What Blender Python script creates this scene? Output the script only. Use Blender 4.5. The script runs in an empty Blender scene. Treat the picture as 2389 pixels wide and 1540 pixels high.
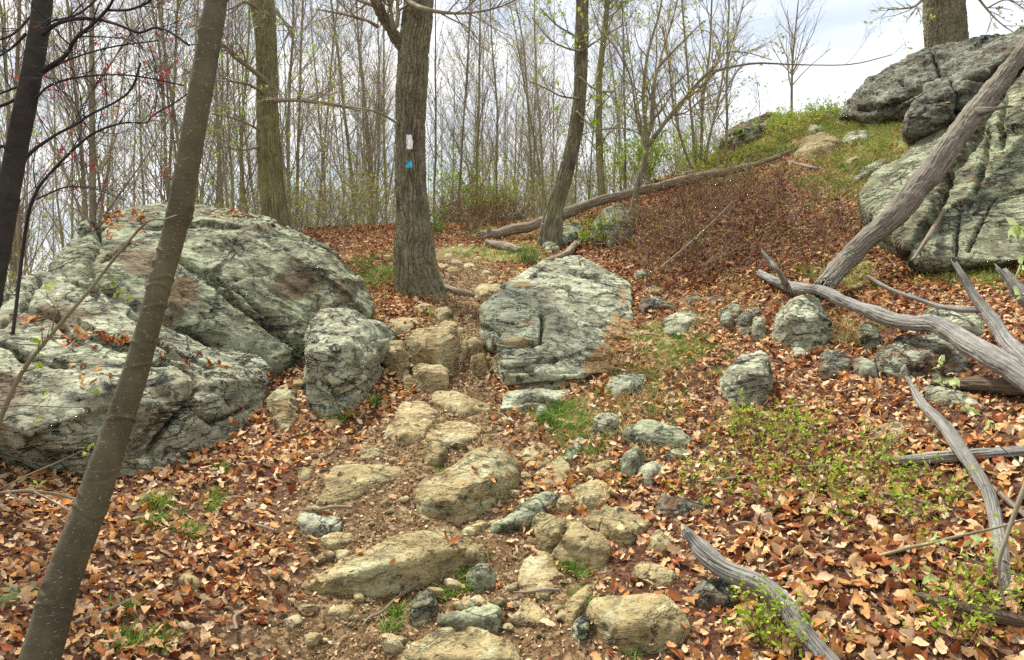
import bpy, bmesh, math
import numpy as np
from mathutils import Vector

# ------------------------------------------------------------------ camera, sky, sun, exposure
sc = bpy.context.scene
col = sc.collection
F = 1874.0            # focal length in units of a 2388-wide picture
CX, CY, HORIZON = 1194.0, 770.0, 700.0
CAM_Z = 1.6
PITCH = math.atan((CY - HORIZON) / F)
cam_d = bpy.data.cameras.new("camera")
cam_d.sensor_width = 36.0
cam_d.lens = 36.0 * F / 2388.0
cam_d.clip_start = 0.05
cam_d.clip_end = 5000.0
cam = bpy.data.objects.new("camera", cam_d)
cam.location = (0, 0, CAM_Z)
cam.rotation_euler = (math.radians(90) - PITCH, 0, 0)
col.objects.link(cam)
sc.camera = cam

SUN_EL, SUN_AZ = math.radians(58), math.radians(-38)   # azimuth clockwise from +Y
world = bpy.data.worlds.new("World")
sc.world = world
world.use_nodes = True
wn = world.node_tree.nodes
wl = world.node_tree.links
for n in list(wn):
    wn.remove(n)
w_out = wn.new("ShaderNodeOutputWorld")
w_bg = wn.new("ShaderNodeBackground")
w_bg.inputs["Strength"].default_value = 0.070
w_sky = wn.new("ShaderNodeTexSky")
w_sky.sky_type = 'NISHITA'
w_sky.sun_disc = False
w_sky.sun_elevation = SUN_EL
w_sky.sun_rotation = SUN_AZ
w_sky.air_density = 1.0
w_sky.dust_density = 1.0
w_tc = wn.new("ShaderNodeTexCoord")
w_map = wn.new("ShaderNodeMapping")
w_map.inputs["Scale"].default_value = (1.5, 1.5, 5.5)
w_map.inputs["Rotation"].default_value = (0.0, math.radians(6), 0.4)
w_no = wn.new("ShaderNodeTexNoise")
w_no.inputs["Scale"].default_value = 1.7
w_no.inputs["Detail"].default_value = 9
w_no.inputs["Roughness"].default_value = 0.55
w_no.inputs["Distortion"].default_value = 0.3
w_rp = wn.new("ShaderNodeValToRGB")
w_rp.color_ramp.elements[0].position = 0.34
w_rp.color_ramp.elements[0].color = (0.55, 0.55, 0.55, 1)
w_rp.color_ramp.elements[1].position = 0.62
w_rp.color_ramp.elements[1].color = (1, 1, 1, 1)
w_cl = wn.new("ShaderNodeValToRGB")      # cloud brightness, grey bellies to white
w_cl.color_ramp.elements[0].position = 0.38
w_cl.color_ramp.elements[0].color = (9.6, 10.3, 11.2, 1)
w_cl.color_ramp.elements[1].position = 0.68
w_cl.color_ramp.elements[1].color = (13.0, 12.7, 12.2, 1)
w_mx = wn.new("ShaderNodeMixRGB")
wl.new(w_tc.outputs["Generated"], w_map.inputs["Vector"])
wl.new(w_map.outputs[0], w_no.inputs["Vector"])
wl.new(w_no.outputs["Fac"], w_rp.inputs["Fac"])
wl.new(w_no.outputs["Fac"], w_cl.inputs["Fac"])
wl.new(w_rp.outputs["Color"], w_mx.inputs["Fac"])
wl.new(w_sky.outputs["Color"], w_mx.inputs["Color1"])
wl.new(w_cl.outputs["Color"], w_mx.inputs["Color2"])
wl.new(w_mx.outputs["Color"], w_bg.inputs["Color"])
wl.new(w_bg.outputs[0], w_out.inputs["Surface"])

sun_d = bpy.data.lights.new("sun", 'SUN')
sun_d.energy = 4.2
sun_d.angle = math.radians(6)
sun_d.color = (1.0, 0.95, 0.86)
sun = bpy.data.objects.new("sun", sun_d)
sd = Vector((math.sin(SUN_AZ) * math.cos(SUN_EL), math.cos(SUN_AZ) * math.cos(SUN_EL), math.sin(SUN_EL)))
sun.rotation_euler = sd.to_track_quat('Z', 'Y').to_euler()
sun.location = sd * 50
col.objects.link(sun)

sc.view_settings.view_transform = 'Standard'
sc.view_settings.look = 'None'
sc.view_settings.exposure = 0.82
sc.view_settings.gamma = 1.0
sc.view_settings.use_curve_mapping = False
sc.render.engine = 'CYCLES'
sc.cycles.max_bounces = 5
sc.cycles.diffuse_bounces = 3
sc.cycles.transparent_max_bounces = 4
sc.cycles.use_denoising = False
sc.render.film_transparent = False

# ------------------------------------------------------------------ maths helpers
def W(px, py, d):
    """point seen at px, py (2388-wide picture) whose distance along +Y is d"""
    px = np.asarray(px, float); py = np.asarray(py, float); d = np.asarray(d, float)
    u = (px - CX) / F
    v = (CY - py) / F
    fy = math.cos(PITCH) + v * math.sin(PITCH)
    fz = -math.sin(PITCH) + v * math.cos(PITCH)
    return np.stack([u / fy * d, d, CAM_Z + fz / fy * d], -1)

def PROJ(P):
    """world points to picture coordinates"""
    P = np.asarray(P, float)
    dz = P[..., 2] - CAM_Z
    dy = P[..., 1]
    cy = dy * math.cos(PITCH) - dz * math.sin(PITCH)
    cz = dy * math.sin(PITCH) + dz * math.cos(PITCH)
    return CX + F * P[..., 0] / cy, CY - F * cz / cy

_rs = np.random.RandomState(11)
_PERM = _rs.permutation(1024)
_GR = _rs.normal(size=(1024, 3)); _GR /= np.linalg.norm(_GR, axis=1)[:, None]
def noise3(p, freq=1.0, seed=0):
    p = np.asarray(p, float) * freq + seed * 17.37
    i = np.floor(p).astype(np.int64); f = p - i
    w = f * f * f * (f * (f * 6 - 15) + 10)
    out = 0
    for dx in (0, 1):
        for dy in (0, 1):
            for dz in (0, 1):
                h = _PERM[(i[..., 0] + dx) & 1023]
                h = _PERM[(h + i[..., 1] + dy) & 1023]
                h = _PERM[(h + i[..., 2] + dz) & 1023]
                g = _GR[h]
                dot = g[..., 0] * (f[..., 0] - dx) + g[..., 1] * (f[..., 1] - dy) + g[..., 2] * (f[..., 2] - dz)
                ww = (w[..., 0] if dx else 1 - w[..., 0]) * (w[..., 1] if dy else 1 - w[..., 1]) * (w[..., 2] if dz else 1 - w[..., 2])
                out = out + dot * ww
    return out * 1.4
def fbm(p, freq, octv=4, seed=0, rough=0.5):
    a, s = 1.0, 0
    for o in range(octv):
        s = s + a * noise3(p, freq, seed + o * 3)
        freq *= 2.03; a *= rough
    return s
def cell2(x, y, nx, seed=0):
    """F1, F2 of a 2D cell pattern, wrapping in x every nx cells"""
    ix = np.floor(x).astype(np.int64); iy = np.floor(y).astype(np.int64)
    f1 = np.full(x.shape, 9.0); f2 = np.full(x.shape, 9.0)
    idc = np.zeros(x.shape)
    for a in (-1, 0, 1):
        for b in (-1, 0, 1):
            cx = ix + a; cy = iy + b
            h = _PERM[(_PERM[(cx % nx + seed) & 1023] + cy) & 1023]
            jx = cx + 0.5 + 0.42 * _GR[h, 0]; jy = cy + 0.5 + 0.42 * _GR[h, 1]
            d = np.abs(x - jx) ** 1.0 + np.abs(y - jy) ** 1.0
            m = d < f1
            f2 = np.where(m, f1, np.minimum(f2, d)); idc = np.where(m, h, idc); f1 = np.where(m, d, f1)
    return f1, f2, idc / 1024.0
def segdist(x, y, poly):
    """distance of points to a polyline, with the position along it"""
    best = np.full(x.shape, 1e9); tb = np.zeros(x.shape)
    n = len(poly) - 1
    for k in range(n):
        ax, ay = poly[k][:2]; bx, by = poly[k + 1][:2]
        vx, vy = bx - ax, by - ay
        t = np.clip(((x - ax) * vx + (y - ay) * vy) / (vx * vx + vy * vy + 1e-9), 0, 1)
        d = np.hypot(x - ax - t * vx, y - ay - t * vy)
        m = d < best
        best = np.where(m, d, best); tb = np.where(m, k + t, tb)
    return best, tb
def smooth(a, b, x):
    t = np.clip((x - a) / (b - a), 0, 1)
    return t * t * (3 - 2 * t)
def inpoly(x, y, poly):
    c = np.zeros(x.shape, bool)
    n = len(poly)
    for i in range(n):
        x1, y1 = poly[i]; x2, y2 = poly[(i + 1) % n]
        c ^= ((y1 > y) != (y2 > y)) & (x < (x2 - x1) * (y - y1) / (y2 - y1 + 1e-12) + x1)
    return c

# ------------------------------------------------------------------ the lie of the land
CTRL_PIX = [
    # px, py, distance
    (-100, 1560, 2.7), (600, 1560, 3.1), (1200, 1560, 3.15), (1800, 1560, 3.0), (2450, 1560, 2.9),
    (-60, 1350, 3.2), (300, 1350, 3.45), (700, 1400, 3.55), (1200, 1400, 3.6), (1750, 1370, 3.5), (2388, 1350, 3.2),
    (-60, 1180, 3.9), (300, 1170, 4.2), (450, 1120, 4.45), (700, 1200, 4.2), (1100, 1250, 4.1), (1500, 1230, 4.15), (1900, 1200, 4.0), (2388, 1180, 3.6),
    (640, 960, 5.35), (760, 1080, 4.75), (1000, 1080, 4.8), (1300, 1080, 4.85), (1650, 1050, 4.85), (2000, 1020, 4.7), (2388, 1000, 4.15),
    (690, 850, 6.0), (950, 920, 5.8), (1130, 900, 5.85), (1450, 900, 5.8), (1700, 870, 5.8), (2000, 850, 5.6), (2388, 850, 4.8),
    (890, 720, 7.3), (1080, 760, 6.9), (1100, 690, 8.0), (1500, 760, 6.9), (1800, 720, 6.9), (2100, 700, 6.5), (2388, 720, 5.6),
    (830, 620, 9.2), (1080, 610, 9.6), (1300, 620, 9.2), (1550, 650, 8.3), (1850, 620, 7.9), (2050, 590, 7.6), (2388, 630, 6.4),
    (700, 545, 12.2), (1080, 545, 12.2), (1250, 545, 11.8), (1450, 560, 10.2), (1650, 520, 9.9), (1950, 480, 9.2), (2060, 440, 9.2),
    (1100, 520, 14.5), (1300, 500, 14.5), (1450, 455, 13.5), (1600, 425, 12.5), (1750, 385, 12.0), (1900, 370, 10.8), (2080, 340, 10.2),
    (1680, 350, 14.0), (1850, 290, 13.5), (1960, 275, 13.2), (2120, 290, 11.5), (2250, 190, 13.0),
]
CTRL_XYZ = [
    (-3.2, 4.8, 0.55), (-3.6, 6.5, 0.75), (-4.5, 9.0, 1.0), (-8, 12, 0.6), (-6, 3, 0.1), (-9, 7, 0.2), (-5.5, 13, 1.9),
    (-10, 18, 0.8), (-5, 18, 2.2), (0, 18, 2.95), (5, 18, 3.6), (0, 24, 2.7), (-6, 26, 1.6), (7, 24, 3.3), (-16, 26, -1.5),
    (0, 0.5, -0.5), (-3, 0.5, -0.4), (3, 0.5, -0.3), (7, 1, 0.4), (5, 4, 1.7), (6.5, 6, 3.0), (8, 9, 4.7), (10, 12, 5.6), (9, 16, 5.2), (12, 20, 5.0),
    (0, -5, -1.8), (8, -5, -1.0), (-8, -5, -1.8), (14, 5, 4.5), (16, 12, 6.0), (18, 24, 4.5), (0, 34, 1.0), (14, 34, 2.0), (-14, 34, -2.5),
]
_cp = [tuple(W(*c)) for c in CTRL_PIX] + CTRL_XYZ
_cp = np.array(_cp)
def _tps_k(r2):
    return np.where(r2 > 1e-9, 0.5 * r2 * np.log(r2 + 1e-12), 0.0)
_n = len(_cp)
_K = _tps_k(((_cp[:, None, :2] - _cp[None, :, :2]) ** 2).sum(-1)) + np.eye(_n) * 0.12
_P = np.concatenate([np.ones((_n, 1)), _cp[:, :2]], 1)
_A = np.block([[_K, _P], [_P.T, np.zeros((3, 3))]])
_sol = np.linalg.solve(_A, np.concatenate([_cp[:, 2], np.zeros(3)]))
_GX0, _GX1, _GY0, _GY1, _GS = -22.0, 22.0, -6.0, 36.0, 0.08
_gx = np.arange(_GX0, _GX1 + _GS, _GS); _gy = np.arange(_GY0, _GY1 + _GS, _GS)
_gz = np.zeros((len(_gy), len(_gx)))
for _j, _yy in enumerate(_gy):
    r2 = (_gx[:, None] - _cp[None, :, 0]) ** 2 + (_yy - _cp[None, :, 1]) ** 2
    _gz[_j] = _tps_k(r2) @ _sol[:_n] + _sol[_n] + _sol[_n + 1] * _gx + _sol[_n + 2] * _yy
def base_h(x, y):
    xx = np.clip(x, _GX0, _GX1 - 0.1); yy = np.clip(y, _GY0, _GY1 - 0.1)
    fx = (xx - _GX0) / _GS; fy = (yy - _GY0) / _GS
    ix = fx.astype(int); iy = fy.astype(int); fx = fx - ix; fy = fy - iy
    z = (_gz[iy, ix] * (1 - fx) + _gz[iy, ix + 1] * fx) * (1 - fy) + (_gz[iy + 1, ix] * (1 - fx) + _gz[iy + 1, ix + 1] * fx) * fy
    out = np.hypot(x - xx, y - yy)
    t = smooth(0, 120, out)
    return z * (1 - t) + (-22.0) * t
def ground_h(x, y):
    x = np.asarray(x, float); y = np.asarray(y, float)
    z = base_h(x, y)
    p = np.stack([x, y, np.zeros_like(x)], -1)
    near = np.exp(-np.hypot(x, y - 5) / 25.0)
    z = z + near * (0.035 * noise3(p, 1.1, 3) + 0.022 * noise3(p, 3.1, 5) + 0.010 * noise3(p, 9.0, 6))
    return z
_ds = np.concatenate([np.linspace(1.5, 12, 1200), np.linspace(12.02, 45, 900)])
def hit(px, py):
    """distance at which the line of sight through px, py meets the ground"""
    px = np.atleast_1d(np.asarray(px, float)); py = np.atleast_1d(np.asarray(py, float))
    out = np.zeros(px.shape)
    for k in range(len(px)):
        P = W(px[k], py[k], _ds)
        below = P[:, 2] < ground_h(P[:, 0], P[:, 1])
        idx = np.argmax(below)
        out[k] = _ds[idx] if below.any() else 15.0
    return out
def G(px, py, dz=0.0):
    """ground point under a picture position"""
    d = hit(px, py)[0]
    p = W(px, py, d)
    return np.array([p[0], p[1], ground_h(p[0], p[1]) + dz])

# ------------------------------------------------------------------ object helpers
def tag(o, label=None, cat=None, group=None, kind=None):
    if label: o["label"] = label
    if cat: o["category"] = cat
    if group: o["group"] = group
    if kind: o["kind"] = kind
    return o
def mesh_np(name, V, Fc, mat=None, attrs=None, smooth_shade=True):
    """V (n,3), Fc (m,k) faces of equal size, or a list of such arrays"""
    V = np.asarray(V, np.float32)
    Fl = Fc if isinstance(Fc, list) else [Fc]
    Fl = [f for f in Fl if len(f)]
    me = bpy.data.meshes.new(name)
    me.vertices.add(len(V)); me.vertices.foreach_set("co", V.ravel())
    loops = np.concatenate([f.ravel() for f in Fl]).astype(np.int32)
    tot = np.concatenate([np.full(len(f), f.shape[1]) for f in Fl]).astype(np.int32)
    st = np.concatenate([[0], np.cumsum(tot)[:-1]]).astype(np.int32)
    me.loops.add(len(loops)); me.loops.foreach_set("vertex_index", loops)
    me.polygons.add(len(tot)); me.polygons.foreach_set("loop_start", st)
    me.polygons.foreach_set("loop_total", tot)
    me.update(calc_edges=True)
    if smooth_shade:
        me.polygons.foreach_set("use_smooth", np.ones(len(tot), bool))
    if attrs:
        for k, a in attrs.items():
            at = me.attributes.new(k, 'FLOAT', 'POINT')
            at.data.foreach_set("value", np.asarray(a, np.float32))
    if mat: me.materials.append(mat)
    return me
def put(name, me, loc=(0, 0, 0), parent=None):
    o = bpy.data.objects.new(name, me)
    col.objects.link(o)
    if parent is not None:
        o.parent = parent
    else:
        o.location = loc
    return o
def empty(name, loc):
    o = bpy.data.objects.new(name, None)
    o.empty_display_size = 0.2
    o.location = loc
    col.objects.link(o)
    return o

# ------------------------------------------------------------------ materials
def new_mat(name, rough=0.85):
    m = bpy.data.materials.new(name); m.use_nodes = True
    nt = m.node_tree
    b = nt.nodes["Principled BSDF"]
    b.inputs["Roughness"].default_value = rough
    b.inputs["Specular IOR Level"].default_value = 0.25
    return m, nt, b
def nd(nt, t, **kw):
    n = nt.nodes.new(t)
    for k, v in kw.items():
        n.inputs[k].default_value = v
    return n
def ramp(nt, fac, stops, interp='LINEAR'):
    r = nt.nodes.new("ShaderNodeValToRGB"); cr = r.color_ramp
    cr.interpolation = interp
    while len(cr.elements) < len(stops): cr.elements.new(0.5)
    for e, (p, c) in zip(cr.elements, stops):
        e.position = p; e.color = (c[0], c[1], c[2], 1) if len(c) == 3 else c
    nt.links.new(fac, r.inputs["Fac"])
    return r.outputs["Color"]
def g(v): return (v, v, v)
def mix(nt, fac, a, b, mode='MIX'):
    m = nt.nodes.new("ShaderNodeMixRGB"); m.blend_type = mode
    for s, v in ((0, fac), (1, a), (2, b)):
        if isinstance(v, (int, float)): m.inputs[s].default_value = v
        elif isinstance(v, tuple): m.inputs[s].default_value = (v[0], v[1], v[2], 1)
        else: nt.links.new(v, m.inputs[s])
    return m.outputs[0]
def coords(nt, scale=(1, 1, 1), rot=(0, 0, 0), rnd=True):
    tc = nt.nodes.new("ShaderNodeTexCoord")
    mp = nt.nodes.new("ShaderNodeMapping")
    mp.inputs["Scale"].default_value = scale; mp.inputs["Rotation"].default_value = rot
    nt.links.new(tc.outputs["Object"], mp.inputs["Vector"])
    if rnd:
        oi = nt.nodes.new("ShaderNodeObjectInfo")
        ml = nt.nodes.new("ShaderNodeMath"); ml.operation = 'MULTIPLY'; ml.inputs[1].default_value = 37.0
        nt.links.new(oi.outputs["Random"], ml.inputs[0])
        cb = nt.nodes.new("ShaderNodeCombineXYZ")
        for k in range(3): nt.links.new(ml.outputs[0], cb.inputs[k])
        nt.links.new(cb.outputs[0], mp.inputs["Location"])
    return mp.outputs[0]
def tnoise(nt, vec, scale, detail=4, rough=0.6, dist=0.0):
    n = nd(nt, "ShaderNodeTexNoise", Scale=scale, Detail=detail, Roughness=rough, Distortion=dist)
    nt.links.new(vec, n.inputs["Vector"])
    return n.outputs["Fac"]
def bump(nt, b, height, strength=0.5, dist=0.02, prev=None):
    bp = nd(nt, "ShaderNodeBump", Strength=strength, Distance=dist)
    nt.links.new(height, bp.inputs["Height"])
    if prev is not None: nt.links.new(prev, bp.inputs["Normal"])
    nt.links.new(bp.outputs[0], b.inputs["Normal"])
    return bp.outputs[0]
def attr(nt, name):
    a = nt.nodes.new("ShaderNodeAttribute"); a.attribute_name = name
    return a.outputs["Fac"]

def rock_mat(name, base, base2, lichen, lich_amt, stain, stain_amt, dark=(0.05, 0.05, 0.045), moss=0.0, rustc=((0.06, 0.035, 0.018), (0.22, 0.13, 0.06)), veins=1.0):
    m, nt, b = new_mat(name, 0.9)
    v = coords(nt)
    vs = coords(nt, scale=(1, 1, 3.2), rot=(0.35, 0.5, 0.2))
    c = mix(nt, ramp(nt, tnoise(nt, vs, 2.2, 6, 0.65), [(0.35, g(0)), (0.65, g(1))]), base, base2)
    # broad stains
    c = mix(nt, ramp(nt, tnoise(nt, v, 1.9, 5, 0.6, 0.5), [(0.98 - stain_amt, g(0)), (min(1, 1.04 - stain_amt), g(0.85))]), c, stain)
    # grey-green lichen crust: patches broken by fine noise
    lm = ramp(nt, tnoise(nt, v, 4.0, 8, 0.70, 0.3), [(0.97 - lich_amt, g(0)), (min(1, 1.10 - lich_amt), g(1))])
    c = mix(nt, lm, c, lichen)
    vo = nd(nt, "ShaderNodeTexVoronoi", Scale=11.0); nt.links.new(v, vo.inputs["Vector"])
    wob = mix(nt, 0.12, vo.outputs["Distance"], tnoise(nt, v, 30, 3), 'ADD')
    pale = mix(nt, ramp(nt, wob, [(0.24, g(1)), (0.32, g(0))]), g(0), ramp(nt, tnoise(nt, v, 1.3, 2), [(0.46, g(0)), (0.56, g(1))]))
    c = mix(nt, mix(nt, 1.0, pale, g(0.75), 'MULTIPLY'), c, (lichen[0] * 1.35, lichen[1] * 1.35, lichen[2] * 1.3))
    # mineral speckle
    sp = tnoise(nt, v, 40, 3, 0.6)
    c = mix(nt, ramp(nt, sp, [(0.33, g(0.7)), (0.42, g(0))]), c, dark)
    c = mix(nt, ramp(nt, sp, [(0.60, g(0)), (0.70, g(0.4))]), c, (lichen[0] * 1.25, lichen[1] * 1.2, lichen[2] * 1.1))
    c = mix(nt, ramp(nt, tnoise(nt, vs, 6, 7, 0.72, 0.4), [(0.36, g(0.75)), (0.48, g(0))]), c, (dark[0] * 1.6, dark[1] * 1.5, dark[2] * 1.3))
    if moss:
        gm = nt.nodes.new("ShaderNodeNewGeometry"); sx = nt.nodes.new("ShaderNodeSeparateXYZ")
        nt.links.new(gm.outputs["Normal"], sx.inputs[0])
        mm = mix(nt, 1.0, ramp(nt, tnoise(nt, v, 3.3, 6, 0.7), [(1 - moss, g(0)), (1.08 - moss, g(1))]), g(0.8), 'MULTIPLY')
        c = mix(nt, mm, c, mix(nt, tnoise(nt, v, 40, 2), (0.08, 0.11, 0.02), (0.2, 0.24, 0.05)))
    # fissures and pits
    vv = coords(nt, scale=(1, 1, 2.6), rot=(0.25, 0.45, 0.1))
    fl = tnoise(nt, vv, 1.7, 5, 0.55, 0.8); f2 = tnoise(nt, vv, 5.0, 4, 0.55, 0.6)
    vein = mix(nt, 1.0, ramp(nt, fl, [(0.478, g(0)), (0.494, g(1)), (0.500, g(1)), (0.512, g(0))]), ramp(nt, f2, [(0.47, g(0)), (0.495, g(0.8)), (0.50, g(0.8)), (0.525, g(0))]), 'ADD')
    vein = mix(nt, 1.0, vein, ramp(nt, tnoise(nt, v, 2.4, 3), [(0.42, g(0)), (0.56, g(veins))]), 'MULTIPLY')
    pit = ramp(nt, tnoise(nt, v, 13, 4, 0.6), [(0.62, g(0)), (0.69, g(1))])
    holes = mix(nt, 1.0, vein, pit, 'ADD')
    c = mix(nt, mix(nt, 1.0, holes, g(0.8), 'MULTIPLY'), c, (dark[0] * 0.8, dark[1] * 0.8, dark[2] * 0.8))
    rusty = mix(nt, tnoise(nt, v, 12, 5, 0.7), rustc[0], rustc[1])
    c = mix(nt, attr(nt, "rust"), c, rusty)
    nt.links.new(c, b.inputs["Base Color"])
    n1 = bump(nt, b, tnoise(nt, vs, 7, 7, 0.66, 0.3), 1.0, 0.06)
    inv = nt.nodes.new('ShaderNodeInvert'); nt.links.new(holes, inv.inputs['Color'])
    nh = bump(nt, b, inv.outputs[0], 1.0, 0.03, n1)
    n2 = bump(nt, b, tnoise(nt, v, 30, 3, 0.6), 0.7, 0.008, nh)
    return m
M_GREY = rock_mat("lichen_grey_rock", (0.13, 0.13, 0.075), (0.235, 0.235, 0.145), (0.37, 0.40, 0.25), 0.52, (0.14, 0.105, 0.06), 0.42)
M_PALE = rock_mat("pale_grey_rock", (0.215, 0.215, 0.135), (0.35, 0.345, 0.235), (0.47, 0.49, 0.335), 0.52, (0.19, 0.14, 0.08), 0.32)
M_PALE2 = rock_mat("pale_grey_rock_with_rust", (0.215, 0.215, 0.135), (0.35, 0.345, 0.235), (0.47, 0.49, 0.335), 0.54, (0.19, 0.14, 0.08), 0.28, rustc=((0.20, 0.11, 0.04), (0.46, 0.32, 0.15)))
M_TAN = rock_mat("trodden_tan_rock", (0.34, 0.265, 0.125), (0.52, 0.42, 0.225), (0.54, 0.49, 0.30), 0.46, (0.25, 0.175, 0.075), 0.45, dark=(0.12, 0.085, 0.04), veins=0.35)
M_MIX = rock_mat("grey_tan_rock", (0.28, 0.215, 0.10), (0.46, 0.365, 0.18), (0.44, 0.43, 0.25), 0.47, (0.22, 0.15, 0.07), 0.42, dark=(0.07, 0.06, 0.035), veins=0.4)
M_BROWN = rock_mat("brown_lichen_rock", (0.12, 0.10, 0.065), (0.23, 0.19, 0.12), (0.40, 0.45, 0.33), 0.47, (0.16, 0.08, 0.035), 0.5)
M_DARK = rock_mat("dark_outcrop_rock", (0.10, 0.10, 0.075), (0.19, 0.19, 0.14), (0.27, 0.28, 0.21), 0.50, (0.11, 0.07, 0.035), 0.45, moss=0.36)
M_MOSS = rock_mat("mossy_rock", (0.17, 0.175, 0.13), (0.29, 0.29, 0.21), (0.38, 0.42, 0.30), 0.5, (0.14, 0.11, 0.05), 0.42, moss=0.5)

def bark_mat(name, c0, c1, c2, sc3=(1, 1, 0.25), sc=9.0, bmp=0.5, lich=None, fine=60, bdist=0.01, rings=0.0):
    m, nt, b = new_mat(name, 0.9)
    v = coords(nt, scale=sc3); vi = coords(nt)
    c = ramp(nt, tnoise(nt, v, sc, 7, 0.68, 0.25), [(0.32, c0), (0.5, c1), (0.70, c2)])
    c = mix(nt, ramp(nt, tnoise(nt, vi, 2.2, 4), [(0.4, g(0)), (0.7, g(0.55))]), c, (c2[0] * 0.9, c2[1], c2[2] * 0.7))
    if lich:
        lm = ramp(nt, tnoise(nt, vi, 7, 6, 0.75), [(lich[0], g(0)), (lich[0] + 0.05, g(0.9))])
        c = mix(nt, lm, c, lich[1])
    if rings:
        vr = coords(nt, scale=(0.7, 0.7, 22))
        rm = ramp(nt, tnoise(nt, vr, 5, 3, 0.6), [(0.60, g(0)), (0.68, g(rings))])
        c = mix(nt, rm, c, (c2[0] * 1.7, c2[1] * 1.7, c2[2] * 1.6))
        lt = ramp(nt, tnoise(nt, coords(nt, scale=(1, 1, 3)), 70, 1), [(0.68, g(0)), (0.73, g(0.8))])
        c = mix(nt, lt, c, (0.36, 0.34, 0.27))
    nt.links.new(c, b.inputs["Base Color"])
    n1 = bump(nt, b, tnoise(nt, v, sc * 2.4, 7, 0.7), bmp, bdist)
    bump(nt, b, tnoise(nt, vi, fine, 4, 0.7), bmp * 0.8, bdist * 0.3, n1)
    return m
M_OAK = bark_mat("plated_oak_bark", (0.07, 0.057, 0.038), (0.165, 0.14, 0.092), (0.28, 0.25, 0.17), sc3=(1, 1, 0.3), sc=14, bmp=0.9, bdist=0.02, lich=(0.62, (0.30, 0.34, 0.24)))
M_OAK2 = bark_mat("furrowed_mossy_bark", (0.075, 0.065, 0.035), (0.17, 0.15, 0.075), (0.26, 0.24, 0.12), sc3=(1, 1, 0.14), sc=16, bmp=0.7, lich=(0.64, (0.22, 0.25, 0.10)))
M_BEECH = bark_mat("smooth_beech_bark", (0.055, 0.046, 0.028), (0.09, 0.076, 0.046), (0.14, 0.12, 0.075), sc3=(1, 1, 0.8), sc=7, bmp=0.4, rings=0.22, lich=(0.62, (0.17, 0.16, 0.11)))
M_BDARK = bark_mat("dark_smooth_bark", (0.022, 0.02, 0.018), (0.038, 0.034, 0.03), (0.06, 0.055, 0.05), sc3=(1, 1, 1.3), sc=8, bmp=0.4)
M_STEM = bark_mat("grey_brown_stem", (0.10, 0.08, 0.055), (0.20, 0.165, 0.115), (0.30, 0.26, 0.19), sc=9)
M_GREENSTEM = bark_mat("green_tinged_stem", (0.12, 0.115, 0.05), (0.21, 0.205, 0.09), (0.31, 0.30, 0.15), sc=9)
M_TWIG = bark_mat("twig_bark", (0.14, 0.11, 0.085), (0.24, 0.195, 0.155), (0.34, 0.29, 0.23), sc=9)
M_TWIGD = bark_mat("dark_twig_bark", (0.02, 0.017, 0.022), (0.035, 0.03, 0.035), (0.055, 0.05, 0.055), sc=9)
M_LOGWOOD = bark_mat("barkless_log_wood", (0.1, 0.1, 0.1), (0.2, 0.2, 0.2), (0.3, 0.3, 0.3), sc3=(1, 1, 1), sc=10, bmp=0.7)
M_GREYWOOD = bark_mat("weathered_grey_wood", (0.17, 0.165, 0.16), (0.33, 0.325, 0.31), (0.46, 0.45, 0.43), sc3=(1, 1, 1), sc=10, bmp=0.7)
M_BROWNWOOD = bark_mat("weathered_brown_wood", (0.10, 0.075, 0.05), (0.22, 0.18, 0.125), (0.37, 0.32, 0.24), sc3=(1, 1, 1), sc=10, bmp=0.7)
M_DARKWOOD = bark_mat("dark_damp_wood", (0.05, 0.035, 0.02), (0.11, 0.08, 0.05), (0.19, 0.15, 0.10), sc3=(1, 1, 1), sc=10, bmp=0.7)

def wood_grain(m, c0, c1, c2, sc=1.0):
    """grey wood with cracks running along the piece: uses the tube's own length and round coordinates"""
    nt = m.node_tree
    b = nt.nodes["Principled BSDF"]
    a1, a2 = attr(nt, "along"), attr(nt, "around")
    cb = nt.nodes.new("ShaderNodeCombineXYZ")
    nt.links.new(a1, cb.inputs[0]); nt.links.new(a2, cb.inputs[1])
    mp = nt.nodes.new("ShaderNodeMapping"); mp.inputs["Scale"].default_value = (1.6, 26 * sc, 1)
    nt.links.new(cb.outputs[0], mp.inputs["Vector"])
    n = tnoise(nt, mp.outputs[0], 1.6, 7, 0.68, 0.35)
    vi = coords(nt)
    c = ramp(nt, n, [(0.34, c0), (0.46, c1), (0.66, c2)])
    c = mix(nt, ramp(nt, tnoise(nt, vi, 6, 5), [(0.5, g(0)), (0.75, g(0.6))]), c, (c1[0] * 0.7, c1[1] * 0.6, c1[2] * 0.5))
    nt.links.new(c, b.inputs["Base Color"])
    n1 = bump(nt, b, n, 1.0, 0.02)
    bump(nt, b, tnoise(nt, vi, 50, 4, 0.7), 0.3, 0.004, n1)
wood_grain(M_GREYWOOD, (0.05, 0.045, 0.035), (0.24, 0.23, 0.20), (0.47, 0.455, 0.41))
wood_grain(M_LOGWOOD, (0.045, 0.038, 0.028), (0.19, 0.165, 0.125), (0.38, 0.345, 0.28))
wood_grain(M_BROWNWOOD, (0.06, 0.045, 0.03), (0.24, 0.195, 0.135), (0.42, 0.36, 0.27))
wood_grain(M_DARKWOOD, (0.04, 0.028, 0.018), (0.13, 0.095, 0.06), (0.22, 0.17, 0.115))

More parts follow.
